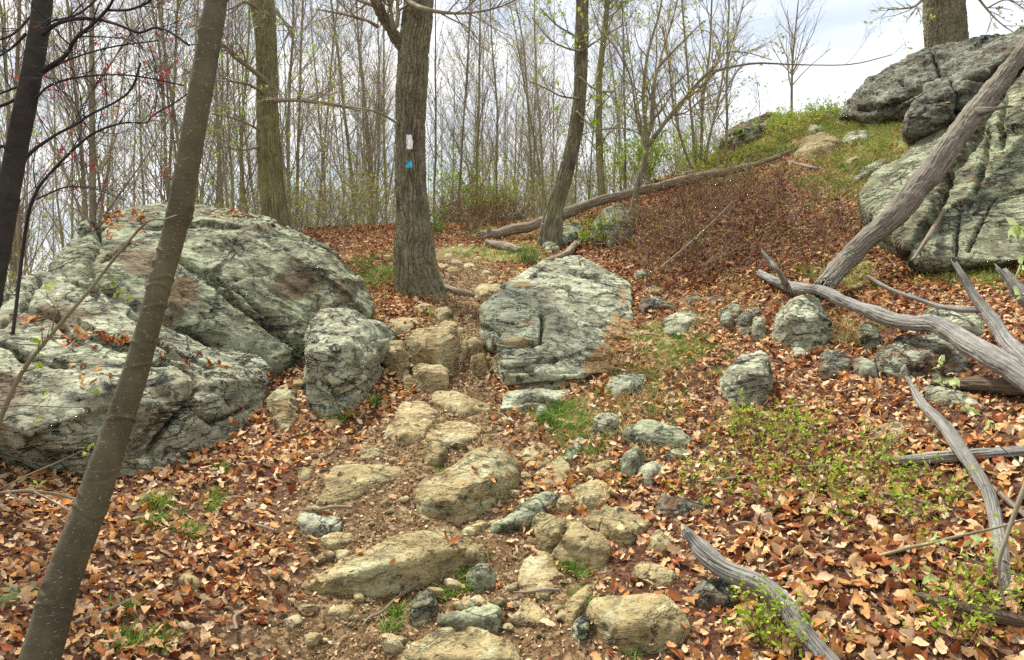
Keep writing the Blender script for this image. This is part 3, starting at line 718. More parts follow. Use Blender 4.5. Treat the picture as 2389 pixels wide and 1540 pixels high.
# path stones
stone([(1008, 925), (1015, 916), (1035, 914), (1077, 917), (1110, 932), (1140, 950), (1141, 960), (1111, 968), (1077, 975), (1046, 958), (1015, 940)], M_TAN, "tan slab tilted across the trail just below the steps", s=0.6, rf=0.35)
stone([(900, 1018), (912, 985), (943, 941), (977, 936), (1018, 951), (1026, 968), (1005, 998), (985, 1022), (955, 1038), (925, 1036)], M_TAN, "large flat triangular tan rock below the steps", s=0.8, rf=0.2)
stone([(992, 1012), (1010, 995), (1042, 984), (1094, 985), (1122, 1003), (1111, 1022), (1070, 1035), (1040, 1045), (1005, 1036)], M_TAN, "smooth flat tan rock right of the triangular one", s=0.85, rf=0.2)
stone([(985, 1045), (1005, 1032), (1040, 1042), (1046, 1055), (1020, 1090), (998, 1085), (985, 1065)], M_MIX, "dull brown lump above the big oval rock", s=0.5, rf=0.4)
stone([(972, 1165), (977, 1148), (995, 1125), (1046, 1090), (1105, 1053), (1145, 1042), (1176, 1046), (1195, 1062), (1208, 1095), (1208, 1118), (1186, 1155), (1145, 1186), (1094, 1213), (1068, 1226), (1039, 1213), (991, 1200), (976, 1185)],
      M_MIX, "largest oval tan rock in the middle of the trail", s=0.62, rf=0.4, voxel=0.008, amp=0.9, round_it=5, facet=0.2, name="boulder")
stone([(742, 1175), (759, 1114), (783, 1094), (817, 1091), (890, 1092), (938, 1092), (944, 1106), (910, 1125), (872, 1140), (827, 1162), (786, 1172)], M_MIX, "flat grey-tan slab embedded in dirt left of the oval rock", s=0.88, rf=0.25)
stone([(699, 1378), (697, 1364), (735, 1336), (786, 1310), (871, 1272), (950, 1246), (984, 1240), (1053, 1242), (1094, 1261), (1128, 1286), (1122, 1308), (1083, 1329), (1030, 1342), (977, 1357), (930, 1375), (899, 1392), (824, 1388), (760, 1378)],
      M_MIX, "longest flat tan slab lying like a step across the foreground trail", s=0.62, rf=0.48, voxel=0.008, name="boulder", amp=1.0)
stone([(687, 1208), (704, 1201), (760, 1202), (796, 1210), (795, 1235), (760, 1245), (728, 1251), (701, 1234)], M_PALE, "flat pinkish grey stone left of the dirt trail", s=0.6, rf=0.4)
stone([(750, 1270), (752, 1251), (790, 1243), (820, 1243), (826, 1262), (800, 1272), (779, 1287)], M_MIX, "small grey slab just under the flat pinkish stone", s=0.7, rf=0.3)
stone([(748, 1295), (758, 1288), (775, 1290), (783, 1298), (770, 1306), (755, 1304)], M_TAN, "egg-sized round tan stone above the left end of the longest slab", s=0.4, rf=0.5)
stone([(1203, 1065), (1225, 1048), (1258, 1034), (1276, 1045), (1280, 1060), (1255, 1073), (1223, 1086)], M_TAN, "flat tan stone right of the oval rock's top", s=0.85, rf=0.2)
stone([(1228, 1092), (1255, 1075), (1280, 1068), (1283, 1080), (1250, 1095)], M_TAN, "thin tan flake below the flat stone beside the oval rock", s=0.9, rf=0.2)
stone([(1246, 1130), (1262, 1100), (1280, 1080), (1306, 1063), (1324, 1085), (1326, 1105), (1319, 1126), (1285, 1140), (1254, 1143)], M_MIX, "kite-shaped tan rock right of the oval rock", s=0.85, rf=0.2)
stone([(1140, 1238), (1180, 1210), (1230, 1175), (1271, 1148), (1300, 1150), (1312, 1160), (1292, 1182), (1265, 1210), (1235, 1232), (1196, 1238), (1150, 1246)], M_GREY, "dark grey wedge running up from the oval rock's lower right", s=0.6, rf=0.5)
stone([(1329, 1150), (1350, 1135), (1394, 1120), (1415, 1130), (1426, 1152), (1410, 1180), (1380, 1188), (1357, 1189), (1340, 1168)], M_MIX, "flat olive-tan rock with a cracked left edge behind the bright nugget", s=0.7, rf=0.35)
stone([(1295, 1180), (1305, 1163), (1323, 1155), (1335, 1170), (1341, 1184), (1329, 1196), (1308, 1193)], M_TAN, "bright yellow-tan nugget between darker rocks", s=0.4, rf=0.5)
stone([(1356, 1212), (1380, 1192), (1410, 1182), (1438, 1182), (1483, 1206), (1512, 1223), (1498, 1245), (1465, 1274), (1450, 1274), (1429, 1260), (1384, 1237)], M_MIX, "wide pale tan rock with a dark right flank behind the double-humped one", s=0.6, rf=0.35)
stone([(1243, 1236), (1247, 1215), (1258, 1203), (1299, 1203), (1350, 1220), (1401, 1252), (1427, 1275), (1415, 1312), (1385, 1330), (1350, 1332), (1319, 1320), (1278, 1290), (1250, 1262)], M_MIX, "double-humped mossy tan boulder right of the longest slab", s=0.5, rf=0.5, voxel=0.008,
      cracks=[([(1318, 1225), (1300, 1255), (1285, 1285)], 6, 0.064)], name="boulder")
stone([(1211, 1362), (1214, 1325), (1228, 1300), (1247, 1285), (1275, 1296), (1292, 1318), (1300, 1342), (1280, 1370), (1250, 1384), (1222, 1378)], M_TAN, "flat shield-shaped tan rock between the slab and the double-humped boulder", s=0.93, rf=0.15)
stone([(1088, 1352), (1098, 1335), (1116, 1318), (1138, 1316), (1150, 1340), (1153, 1362), (1140, 1378), (1107, 1381), (1092, 1370)], M_GREY, "small grey pyramid rock at the slab's right end", s=0.5, rf=0.5)
stone([(957, 1438), (965, 1408), (980, 1385), (1003, 1377), (1018, 1410), (1016, 1430), (995, 1450), (966, 1457)], M_GREY, "pointed grey rock under the slab beside the pale stick", s=0.5, rf=0.5)
stone([(1022, 1458), (1032, 1440), (1055, 1430), (1105, 1420), (1148, 1413), (1165, 1425), (1166, 1450), (1158, 1472), (1110, 1470), (1050, 1466)], M_GREY, "dark block just above the bottom rock, with a sharp right edge", s=0.45, rf=0.55)
stone([(1054, 1420), (1070, 1405), (1100, 1401), (1122, 1408), (1110, 1416), (1075, 1424)], M_GREY, "thin lichened plate behind the dark block", s=0.8, rf=0.3)
stone([(930, 1545), (950, 1515), (985, 1490), (1032, 1463), (1060, 1458), (1111, 1463), (1150, 1478), (1175, 1492), (1205, 1520), (1218, 1560), (1150, 1590), (1000, 1590)], M_MIX, "broad rounded rock cut off by the bottom edge of the picture", s=0.6, rf=0.4, voxel=0.008, name="boulder")
stone([(1377, 1452), (1376, 1425), (1392, 1405), (1435, 1394), (1490, 1391), (1540, 1392), (1572, 1408), (1594, 1440), (1604, 1475), (1590, 1505), (1555, 1521), (1500, 1525), (1450, 1520), (1418, 1500), (1392, 1478)], M_MIX,
      "big rounded grey-green boulder left of the curved driftwood log at the bottom", s=0.6, rf=0.42, voxel=0.008, round_it=5, facet=0.2, name="boulder")
stone([(1335, 1485), (1340, 1462), (1352, 1444), (1370, 1434), (1374, 1465), (1370, 1490), (1350, 1502)], M_GREY, "narrow dark rock pressed against the left of the rounded grey-green boulder", s=0.5, rf=0.5)
stone([(1316, 1450), (1318, 1420), (1350, 1384), (1374, 1369), (1378, 1385), (1368, 1410), (1335, 1458)], M_MIX, "long narrow tan rock on edge above the rounded grey-green boulder", s=0.6, rf=0.4)
stone([(1200, 1420), (1230, 1400), (1255, 1420), (1285, 1445), (1270, 1460), (1230, 1455)], M_TAN, "buried brown rock right of the sharp dark block", s=0.9, rf=0.2)
stone([(1483, 1325), (1490, 1318), (1512, 1316), (1560, 1330), (1577, 1343), (1565, 1368), (1530, 1372), (1500, 1368), (1486, 1348)], M_MIX, "square grey-tan rock above the rounded grey-green boulder", s=0.6, rf=0.35)
stone([(1509, 1290), (1518, 1258), (1533, 1234), (1555, 1245), (1573, 1262), (1560, 1290), (1535, 1302), (1518, 1298)], M_MIX, "flat lozenge stone left of the driftwood log's tip", s=0.85, rf=0.2)
stone([(1610, 1395), (1640, 1355), (1680, 1350), (1720, 1380), (1740, 1410), (1690, 1425), (1640, 1420)], M_DARK, "dark mossy rock shadowed under the curved driftwood log", s=0.6, rf=0.4)
stone([(1450, 1025), (1453, 1003), (1470, 990), (1500, 984), (1531, 986), (1575, 1000), (1606, 1018), (1618, 1040), (1600, 1050), (1550, 1052), (1500, 1046), (1468, 1038)], M_GREY, "long oval grey rock right of the grass patch", s=0.5, rf=0.45)
stone([(1380, 992), (1390, 975), (1415, 964), (1440, 968), (1453, 980), (1440, 998), (1415, 1015), (1395, 1020), (1384, 1008)], M_PALE, "rounded pale grey rock just left of the long oval one", s=0.5, rf=0.45)
stone([(1412, 895), (1425, 885), (1470, 875), (1504, 873), (1510, 885), (1495, 905), (1465, 925), (1430, 931), (1415, 915)], M_PALE, "grey-green rock in the grass by the pale boulder's rusty foot", s=0.6, rf=0.35)
stone([(1445, 1082), (1460, 1058), (1488, 1046), (1502, 1065), (1500, 1090), (1472, 1121), (1452, 1114)], M_GREY, "upright grey stone under the long oval rock", s=0.4, rf=0.5)
stone([(1486, 1118), (1490, 1098), (1508, 1080), (1532, 1077), (1548, 1095), (1535, 1115), (1518, 1130)], M_PALE, "pale lichened stone right of the upright grey stone", s=0.5, rf=0.4)
stone([(1350, 1102), (1372, 1084), (1400, 1078), (1429, 1080), (1420, 1095), (1380, 1108)], M_MIX, "low mossy stone half sunk left of the upright grey stone", s=0.8, rf=0.3)
stone([(1526, 1190), (1530, 1168), (1542, 1160), (1600, 1165), (1650, 1172), (1655, 1190), (1600, 1205), (1550, 1210)], M_BROWN, "low dark brown rock with a broken left corner among fallen leaves", s=0.6, rf=0.5)
stone([(1550, 1060), (1575, 1048), (1615, 1052), (1610, 1068), (1570, 1075)], M_GREY, "small grey rock right under the long oval one", s=0.6, rf=0.4)
stone([(1308, 1078), (1325, 1040), (1345, 1020), (1368, 1030), (1340, 1055), (1325, 1080)], M_MOSS, "mossy slanting stone by the grass left of the long oval rock", s=0.85, rf=0.2)
# right slope rocks
stone([(1678, 895), (1690, 870), (1709, 852), (1728, 828), (1775, 818), (1791, 835), (1796, 870), (1799, 900), (1791, 934), (1763, 948), (1709, 944), (1682, 918)], M_PALE, "boxy grey rock with a rusty lower edge, alone on the right slope", s=0.42, rf=0.5, voxel=0.009, round_it=3, name="boulder")
stone([(1800, 800), (1801, 780), (1811, 739), (1839, 698), (1873, 685), (1907, 698), (1931, 743), (1939, 790), (1920, 812), (1865, 820), (1820, 812)], M_PALE, "tall grey-green rock standing right under the long pale branch", s=0.33, rf=0.6, voxel=0.009, name="boulder")
stone([(1842, 822), (1855, 812), (1882, 815), (1878, 838), (1855, 840)], M_PALE, "small pale green chip under the tall grey-green rock", s=0.6, rf=0.4)
stone([(1905, 860), (1912, 835), (1921, 821), (1951, 817), (1983, 835), (1984, 862), (1950, 880), (1912, 892)], M_BROWN, "pointed brown rock left of the wide brown boulder", s=0.4, rf=0.4)
stone([(2036, 862), (2044, 830), (2055, 812), (2095, 786), (2126, 777), (2187, 780), (2238, 808), (2275, 838), (2262, 865), (2204, 888), (2119, 892), (2060, 875)], M_BROWN, "wide brown boulder crusted with pale lichen rosettes below the long pale branch", s=0.4, rf=0.5, voxel=0.01, name="boulder")
stone([(2130, 760), (2170, 720), (2230, 712), (2290, 740), (2300, 780), (2240, 800), (2180, 790)], M_PALE, "lichened rock showing behind the thick end of the long pale branch", s=0.5, rf=0.4)
stone([(1987, 845), (2000, 836), (2020, 836), (2038, 850), (2042, 883), (2022, 894), (1994, 870)], M_BROWN, "small lichen-capped stone between the pointed rock and the wide brown boulder", s=0.4, rf=0.5)
stone([(2003, 790), (2010, 755), (2032, 750), (2050, 778), (2052, 812), (2023, 820), (2005, 800)], M_GREY, "narrow dull rock under the middle of the long pale branch", s=0.4, rf=0.5)
stone([(2150, 920), (2160, 908), (2190, 904), (2238, 910), (2275, 935), (2295, 955), (2265, 960), (2200, 942), (2165, 930)], M_PALE, "low grey-green slab right of the broken stick's tip", s=0.6, rf=0.4)
stone([(2033, 1014), (2045, 995), (2065, 987), (2095, 985), (2120, 1003), (2105, 1022), (2060, 1026)], M_MIX, "flat grey-tan stone beside a charred stub", s=0.7, rf=0.3)
stone([(1712, 762), (1725, 742), (1740, 730), (1768, 714), (1778, 724), (1757, 748), (1735, 768), (1719, 772)], M_BROWN, "slanting brown stone with lichen discs in the small rock cluster", s=0.5, rf=0.4)
stone([(1754, 788), (1756, 745), (1768, 738), (1784, 746), (1785, 780), (1774, 794), (1760, 796)], M_PALE, "upright white-lichened stone at the right of the small rock cluster", s=0.3, rf=0.6)
stone([(1673, 742), (1680, 722), (1700, 722), (1713, 742), (1706, 775), (1688, 770)], M_BROWN, "reddish brown stone at the left of the small rock cluster", s=0.4, rf=0.5)
stone([(1688, 716), (1705, 710), (1725, 718), (1723, 742), (1708, 736)], M_GREY, "grey cap stone on top of the reddish brown one", s=0.4, rf=0.5)
stone([(1716, 775), (1735, 768), (1757, 765), (1755, 785), (1730, 786)], M_BROWN, "dark small stone tucked low in the small rock cluster", s=0.4, rf=0.5)
stone([(1595, 710), (1605, 696), (1618, 690), (1635, 698), (1630, 710), (1610, 714)], M_BROWN, "little dark stone up the slope from the green-grey flat rock", s=0.4, rf=0.5)
stone([(1640, 700), (1670, 690), (1695, 695), (1690, 706), (1655, 708)], M_BROWN, "thin flat brown stone up the slope above the small rock cluster", s=0.5, rf=0.4)
stone([(1536, 765), (1545, 748), (1565, 733), (1603, 727), (1630, 738), (1622, 762), (1590, 780), (1555, 782)], M_PALE, "flat green-grey rock among leaves between the pale boulder and the rock cluster", s=0.65, rf=0.35)
stone([(1494, 712), (1505, 698), (1538, 694), (1565, 705), (1584, 718), (1572, 728), (1538, 730), (1500, 735), (1493, 725)], M_BROWN, "dark split rock right of the pale boulder's shoulder", s=0.4, rf=0.5)
stone([(1476, 646), (1482, 634), (1495, 629), (1515, 638), (1508, 654), (1485, 655)], M_GREY, "small grey rock in dead brush behind the pale boulder", s=0.4, rf=0.5)
stone([(1500, 680), (1520, 668), (1550, 672), (1545, 685), (1515, 688)], M_TAN, "small tan stone up behind the dark split rock", s=0.5, rf=0.4)
stone([(1265, 572), (1280, 555), (1299, 538), (1340, 519), (1368, 526), (1358, 548), (1335, 568), (1300, 585), (1275, 590)], M_MOSS, "mossy green-grey rock beside the foot of the curved dark trunk", s=0.4, rf=0.4)
stone([(1378, 560), (1385, 520), (1410, 490), (1450, 480), (1470, 500), (1465, 560), (1420, 580)], M_MOSS, "mossy rock hidden in brush behind the multi-stemmed small tree", s=0.4, rf=0.5)
# left rocks
stone([(628, 962), (628, 930), (645, 914), (665, 908), (692, 916), (695, 950), (688, 985), (680, 1013), (663, 1016), (643, 1000)], M_MIX, "tall flat tan-grey rock set in leaves right of the big slab boulder", s=0.72, rf=0.25)
stone([(680, 900), (685, 890), (700, 887), (712, 892), (708, 905), (690, 906)], M_TAN, "small yellow stone in the leafy gap beside the upright boulder", s=0.4, rf=0.5)
stone([(646, 912), (652, 902), (672, 898), (680, 905), (668, 912)], M_TAN, "little tan pebble-like stone above the tall flat rock", s=0.4, rf=0.5)
stone([(670, 835), (680, 822), (705, 815), (715, 830), (712, 850), (690, 850)], M_MIX, "tan-grey stone in the cleft between the domed boulder and the upright one", s=0.4, rf=0.5)
stone([(488, 1002), (495, 988), (513, 984), (552, 985), (556, 1005), (540, 1022), (500, 1034), (488, 1020)], M_PALE, "small grey rock at the lower corner of the slab boulder", s=0.4, rf=0.5)
stone([(-40, 1400), (0, 1378), (44, 1364), (90, 1370), (64, 1396), (17, 1416), (-40, 1420)], M_MOSS, "flat mossy green stone at the left edge behind the leaning trunk's foot", s=0.85, rf=0.2)
stone([(316, 1168), (330, 1154), (345, 1150), (352, 1168), (340, 1178), (322, 1178)], M_MIX, "small grey stone poking out of leaves right of the leaning trunk", s=0.4, rf=0.5)
stone([(418, 1358), (425, 1343), (440, 1340), (480, 1366), (465, 1374), (430, 1370)], M_MIX, "pale stone flake among leaves in the lower left", s=0.6, rf=0.4)
stone([(768, 1432), (772, 1420), (800, 1412), (822, 1416), (815, 1438), (795, 1446), (775, 1442)], M_TAN, "smooth cream stone left of the pale forked stick", s=0.5, rf=0.4)
stone([(1080, 1240), (1095, 1230), (1130, 1220), (1138, 1228), (1110, 1245), (1085, 1250)], M_TAN, "little tan stones wedged under the oval rock", s=0.4, rf=0.5)
stone([(820, 1055), (850, 1035), (885, 1045), (890, 1065), (850, 1072)], M_TAN, "brown stone almost buried in the dirt left of the triangular rock", s=0.8, rf=0.2)
stone([(690, 1100), (705, 1092), (725, 1100), (720, 1118), (700, 1120)], M_MIX, "buried grey-tan stone left of the embedded slab", s=0.9, rf=0.2)
stone([(1220, 995), (1235, 985), (1255, 990), (1250, 1003), (1232, 1006)], M_TAN, "pale chip in the gravel at the edge of the grass patch", s=0.5, rf=0.4)
stone([(1250, 965), (1258, 950), (1275, 948), (1280, 968), (1265, 985), (1252, 982)], M_PALE, "small upright pale stone below the sloping boulder's foot", s=0.4, rf=0.5)
# stones up the path behind the oak
UPS = [(1030, 622, 34), (1062, 612, 30), (1094, 622, 26), (1130, 640, 30), (1060, 632, 36), (1150, 652, 28), (1045, 598, 22), (1085, 590, 26), (1115, 605, 22), (1200, 640, 26), (1170, 660, 22), (1010, 575, 20), (1075, 575, 18), (1130, 580, 18)]
rs = np.random.RandomState(5)
for (a, b, w) in UPS:
    h = w * rs.uniform(0.32, 0.5)
    stone([(a - w / 2, b), (a - w * 0.35, b - h * 0.6), (a + w * rs.uniform(-0.1, 0.1), b - h * 0.75), (a + w * 0.4, b - h * 0.5), (a + w / 2, b + 1), (a + w * 0.1, b + h * 0.4), (a - w * 0.3, b + h * 0.35)], M_TAN,
          "worn tan stone embedded in the upper trail beyond the big oak", s=0.8, rf=0.3, name="stone")["group"] = "embedded stones on the upper trail"

# ------------------------------------------------------------------ tubes, twigs, leaves
def frames(P, ref=None):
    """P (N,M,3) -> tangents, u, v"""
    t = np.gradient(P, axis=1)
    t /= np.linalg.norm(t, axis=2, keepdims=True) + 1e-9
    if ref is None:
        r = np.where(np.abs(t[:, :1, 2:3]) > 0.8, np.array([[[1.0, 0, 0]]]), np.array([[[0, 0, 1.0]]]))
    else:
        r = np.array(ref, float).reshape(1, 1, 3)
    u = r - (r * t).sum(2, keepdims=True) * t
    u /= np.linalg.norm(u, axis=2, keepdims=True) + 1e-9
    return t, u, np.cross(t, u)
def tubes(P, R, sides):
    N, M = R.shape
    t, u, v = frames(P)
    a = np.arange(sides) / sides * 2 * math.pi
    V = P[:, :, None, :] + R[:, :, None, None] * (np.cos(a)[None, None, :, None] * u[:, :, None, :] + np.sin(a)[None, None, :, None] * v[:, :, None, :])
    idx = np.arange(N * M * sides).reshape(N, M, sides)
    nx = np.roll(idx, -1, axis=2)
    Fq = np.stack([idx[:, :-1], nx[:, :-1], nx[:, 1:], idx[:, 1:]], -1).reshape(-1, 4)
    return V.reshape(-1, 3), Fq
class Bag:
    """collects vertex and face arrays into one mesh"""
    def __init__(s): s.V = []; s.F = {}; s.A = []; s.n = 0
    def add(s, V, Fc, a=None):
        if len(V) == 0: return
        s.V.append(V); s.F.setdefault(Fc.shape[1], []).append(Fc + s.n)
        s.A.append(np.zeros(len(V)) if a is None else np.asarray(a) * np.ones(len(V)))
        s.n += len(V)
    def mesh(s, name, mat, smooth_shade=True):
        return mesh_np(name, np.concatenate(s.V), [np.concatenate(f) for f in s.F.values()], mat, {"rnd": np.concatenate(s.A)}, smooth_shade)
def grow(rng, S, D, L, R, seg, wig, up):
    N = len(S); P = [S]; d = D.copy(); L = np.asarray(L, float) * np.ones(N)
    for i in range(seg):
        d = d + rng.normal(0, wig, (N, 3)) + np.array([0, 0, up])
        d /= np.linalg.norm(d, axis=1, keepdims=True)
        S = S + d * (L / seg)[:, None]; P.append(S)
    P = np.stack(P, 1)
    tap = np.linspace(1, 0.35, seg + 1)
    return P, (np.asarray(R, float) * np.ones(N))[:, None] * tap[None]
def spawn(rng, P, R, k, t0, t1, a0, a1, upb=0.0):
    N, M, _ = P.shape
    i = np.repeat(np.arange(N), k); t = rng.uniform(t0, t1, len(i)) * (M - 1)
    j = np.minimum(t.astype(int), M - 2); f = (t - j)[:, None]
    S = P[i, j] * (1 - f) + P[i, j + 1] * f
    tan = P[i, j + 1] - P[i, j]; ln = np.linalg.norm(tan, axis=1, keepdims=True); tan /= ln + 1e-9
    q = rng.normal(size=(len(i), 3)); q[:, 2] += upb
    q -= (q * tan).sum(1, keepdims=True) * tan; q /= np.linalg.norm(q, axis=1, keepdims=True)
    a = rng.uniform(a0, a1, len(i))[:, None]
    D = np.cos(a) * tan + np.sin(a) * q
    Rr = R[i, j] * (1 - f[:, 0]) + R[i, j + 1] * f[:, 0]
    return S, D, Rr, t / (M - 1)
def leaf_quads(rng, S, size, droop=0.0, D=None):
    """small pointed leaves (two triangles with a fold) at S"""
    N = len(S)
    d = rng.normal(size=(N, 3)); d[:, 2] += 0.2 - droop
    if D is not None: d = d * 0.6 + D
    d /= np.linalg.norm(d, axis=1, keepdims=True)
    n = rng.normal(size=(N, 3)); n -= (n * d).sum(1, keepdims=True) * d; n /= np.linalg.norm(n, axis=1, keepdims=True)
    w = np.cross(d, n); s = (size * rng.uniform(0.6, 1.3, N))[:, None]
    A0 = S; T1 = S + d * s
    L1 = S + d * s * 0.45 + w * s * 0.26 + n * s * 0.08; R1 = S + d * s * 0.45 - w * s * 0.26 + n * s * 0.08
    V = np.stack([A0, L1, T1, R1], 1).reshape(-1, 3)
    b = np.arange(N)[:, None] * 4
    Fc = np.concatenate([b + np.array([[0, 2, 1]]), b + np.array([[0, 3, 2]])])
    return V, Fc, np.repeat(rng.uniform(0, 1, N), 4)
def path3(pts, n=24):
    """smooth curve through pts (k,4: xyz + radius)"""
    pts = np.asarray(pts, float); k = len(pts)
    if k == 2: 
        t = np.linspace(0, 1, n)[:, None]; return pts[0] * (1 - t) + pts[1] * t
    ext = np.concatenate([[2 * pts[0] - pts[1]], pts, [2 * pts[-1] - pts[-2]]])
    ts = np.linspace(0, k - 1, n); out = []
    for t in ts:
        i = min(int(t), k - 2); f = t - i
        p0, p1, p2, p3 = ext[i], ext[i + 1], ext[i + 2], ext[i + 3]
        out.append(0.5 * ((2 * p1) + (p2 - p0) * f + (2 * p0 - 5 * p1 + 4 * p2 - p3) * f * f + (3 * p1 - p0 - 3 * p2 + p3) * f ** 3))
    return np.array(out)
def pixpath(pts, n=24):
    """(px, py, width in picture units, distance) -> curve points and radii"""
    a = np.array(pts, float)
    w = W(a[:, 0], a[:, 1], a[:, 3])
    c = path3(np.concatenate([w, (a[:, 2] / 2 / F * a[:, 3])[:, None]], 1), n)
    return c[:, :3], np.maximum(c[:, 3], 0.0012)
def bole(name, P, R, mat, kind, parent, org, sides, rows, seed=0, flare=None, label=None):
    """thick stem with real bark relief; P (k,3), R (k,)"""
    s = np.concatenate([[0], np.cumsum(np.linalg.norm(np.diff(P, axis=0), axis=1))])
    ss = np.linspace(0, s[-1], rows)
    Pn = np.stack([np.interp(ss, s, P[:, k]) for k in range(3)], 1); Rn = np.interp(ss, s, R)
    t, u, v = frames(Pn[None], ref=(1, 0, 0) if abs(Pn[-1, 2] - Pn[0, 2]) > 0.5 * s[-1] else (0, 0, 1))
    a = np.arange(sides) / sides * 2 * math.pi
    A, S = np.meshgrid(a, ss)
    rr = np.repeat(Rn[:, None], sides, 1)
    dirs = np.cos(A)[..., None] * u[0][:, None, :] + np.sin(A)[..., None] * v[0][:, None, :]
    if flare:
        h, amt, lobes = flare
        fl = np.exp(-S / h)
        rr = rr * (1 + amt * fl * (1 + 0.55 * np.cos(lobes * A + seed) + 0.3 * np.cos(2 * A + 1.3 * seed)))
    base = Pn[:, None, :] + dirs * rr[..., None]
    q = base + seed * 5.3
    d = 0.05 * rr * noise3(q, 2.2, 2) * 1.5
    circ = 2 * math.pi * Rn.mean()
    if kind == 'plates':
        nc = max(8, int(circ / 0.038)); 
        wx = A / (2 * math.pi) * nc + 0.35 * noise3(q, 7, 5)
        f1, f2, idc = cell2(wx, S / 0.075 + 0.45 * noise3(q, 6, 4), nc, 7)
        edge = f2 - f1
        g1, g2, ig = cell2(A / (2 * math.pi) * nc + 0.9 * noise3(q, 3.5, 15), S / 0.34 + 0.5 * noise3(q, 4, 14), nc, 3)
        d = d + 0.010 * (ig - 0.5) - 0.024 * np.exp(-((g2 - g1) / 0.24) ** 2)
        d = d + 0.006 * (idc - 0.5) - 0.011 * np.exp(-(edge / 0.16) ** 2) + 0.003 * noise3(q, 40, 6)
    elif kind == 'furrows':
        nc = max(8, int(circ / 0.03))
        wx = A / (2 * math.pi) * nc + 0.6 * noise3(q, 3, 5)
        f1, f2, idc = cell2(wx, S / 0.30 + 0.4 * noise3(q, 4, 4), nc, 9)
        d = d - 0.024 * np.exp(-((f2 - f1) / 0.24) ** 2) + 0.006 * (idc - 0.5) + 0.003 * noise3(q, 35, 6)
    elif kind == 'smooth':
        d = d + 0.0012 * noise3(q, 40, 6)
        rg = np.random.RandomState(int(seed * 10) + 3)
        for k in range(int(s[-1] / 0.09)):       # raised rings and old branch scars
            c = rg.uniform(0, s[-1]); th = rg.uniform(0, 6.28); wd = rg.uniform(0.8, 2.2)
            ad = np.abs((A - th + math.pi) % (2 * math.pi) - math.pi)
            d = d + 0.005 * np.exp(-((S - c - 0.015 * np.cos(ad * 1.5)) / 0.005) ** 2) * smooth(wd, wd * 0.6, ad)
        for k in range(int(s[-1] / 0.33)):
            c = rg.uniform(0, s[-1]); th = rg.uniform(0, 6.28)
            ad = np.abs((A - th + math.pi) % (2 * math.pi) - math.pi) * Rn.mean()
            r2 = np.hypot(S - c, ad)
            d = d + 0.010 * np.exp(-(r2 / 0.035) ** 2) - 0.012 * np.exp(-(r2 / 0.015) ** 2)
    elif kind == 'wood':
        nc = max(7, int(circ / 0.022))
        wx = A / (2 * math.pi) * nc + 0.8 * noise3(q, 3.5, 5)
        f1, f2, idc = cell2(wx, S / 0.45, nc, 5)
        d = d * 2.2 - min(0.010, Rn.mean() * 0.16) * np.exp(-((f2 - f1) / 0.16) ** 2) + 0.03 * rr * noise3(q, 30, 3) + 0.22 * rr * noise3(q, 5, 13) + 0.10 * rr * noise3(q, 13, 14)
        endw = smooth(s[-1] * 0.965, s[-1], S) - smooth(s[-1] * 0.035, 0, S)
        base = base + t[0][:, None, :] * (endw * (0.5 + noise3(q, 40, 19)) * Rn.mean() * 2.2)[..., None]
    base = base + dirs * d[..., None] - np.array(org)
    V = base.reshape(-1, 3)
    idx = np.arange(rows * sides).reshape(rows, sides); nx = np.roll(idx, -1, 1)
    Fq = np.stack([idx[:-1], nx[:-1], nx[1:], idx[1:]], -1).reshape(-1, 4)
    caps = np.concatenate([np.stack([np.full(sides, len(V)), nx[0], idx[0]], -1), np.stack([np.full(sides, len(V) + 1), idx[-1], nx[-1]], -1)])
    V = np.concatenate([V, [base[0].mean(0) + t[0, 0] * 0.1 * Rn[0], base[-1].mean(0) + t[0, -1] * -0.1 * Rn[-1]]])
    al = np.concatenate([S.ravel(), [0, s[-1]]]) + seed; ar = np.concatenate([np.minimum(A, 2 * math.pi - A).ravel() / math.pi * circ * 0.5 / 0.35, [0, 0]]) + seed
    me = mesh_np(name, V, [Fq, caps], mat, {"along": al, "around": ar})
    o = put(name, me, org if parent is None else (0, 0, 0), parent)
    if label: o["label"] = label
    return o
def crown(rng, stems, spec, parent, org, mat, name="crown", leaf=None):
    """stems: list of (P (k,3), R (k,)); spec: per level (k, t0, t1, a0, a1, length, ratio, seg, wig, up); leaf (mat, size, count, name)"""
    bag = Bag(); M = 12
    def rs_(P, R):
        s = np.linspace(0, len(P) - 1, M)
        return np.stack([np.interp(s, np.arange(len(P)), P[:, c]) for c in range(3)], 1), np.interp(s, np.arange(len(P)), R)
    PR = [rs_(P, R) for P, R in stems]
    P = np.stack([a for a, b in PR]); R = np.stack([b for a, b in PR])
    tips = []
    for lv, (k, t0, t1, a0, a1, L, ratio, seg, wig, up) in enumerate(spec):
        S, D, r, t = spawn(rng, P, R, k, t0, t1, a0, a1)
        LL = L * rng.uniform(0.55, 1.2, len(S)) * (1 - 0.45 * t)
        P, R = grow(rng, S, D, LL, np.maximum(r * ratio, 0.0014), seg, wig, up)
        V, Fq = tubes(P, R, 5 if lv == 0 else 3)
        bag.add(V - np.array(org), Fq, rng.uniform(0, 1))
        if lv >= 1 or len(spec) == 1: tips.append(P[:, 1:].reshape(-1, 3))
    me = bag.mesh(name, mat)
    put(name, me, (0, 0, 0), parent)
    if leaf:
        pts = np.concatenate(tips); pick = pts[rng.integers(0, len(pts), leaf[2])]
        # leaves come in little bunches of two to four
        pick = np.repeat(pick, 3, 0) + rng.normal(0, leaf[1] * 0.25, (leaf[2] * 3, 3))
        V, Fc, a = leaf_quads(rng, pick, leaf[1], 0.3)
        b2 = Bag(); b2.add(V - np.array(org), Fc, a)
        put(leaf[3], b2.mesh(leaf[3], leaf[0]), (0, 0, 0), parent)
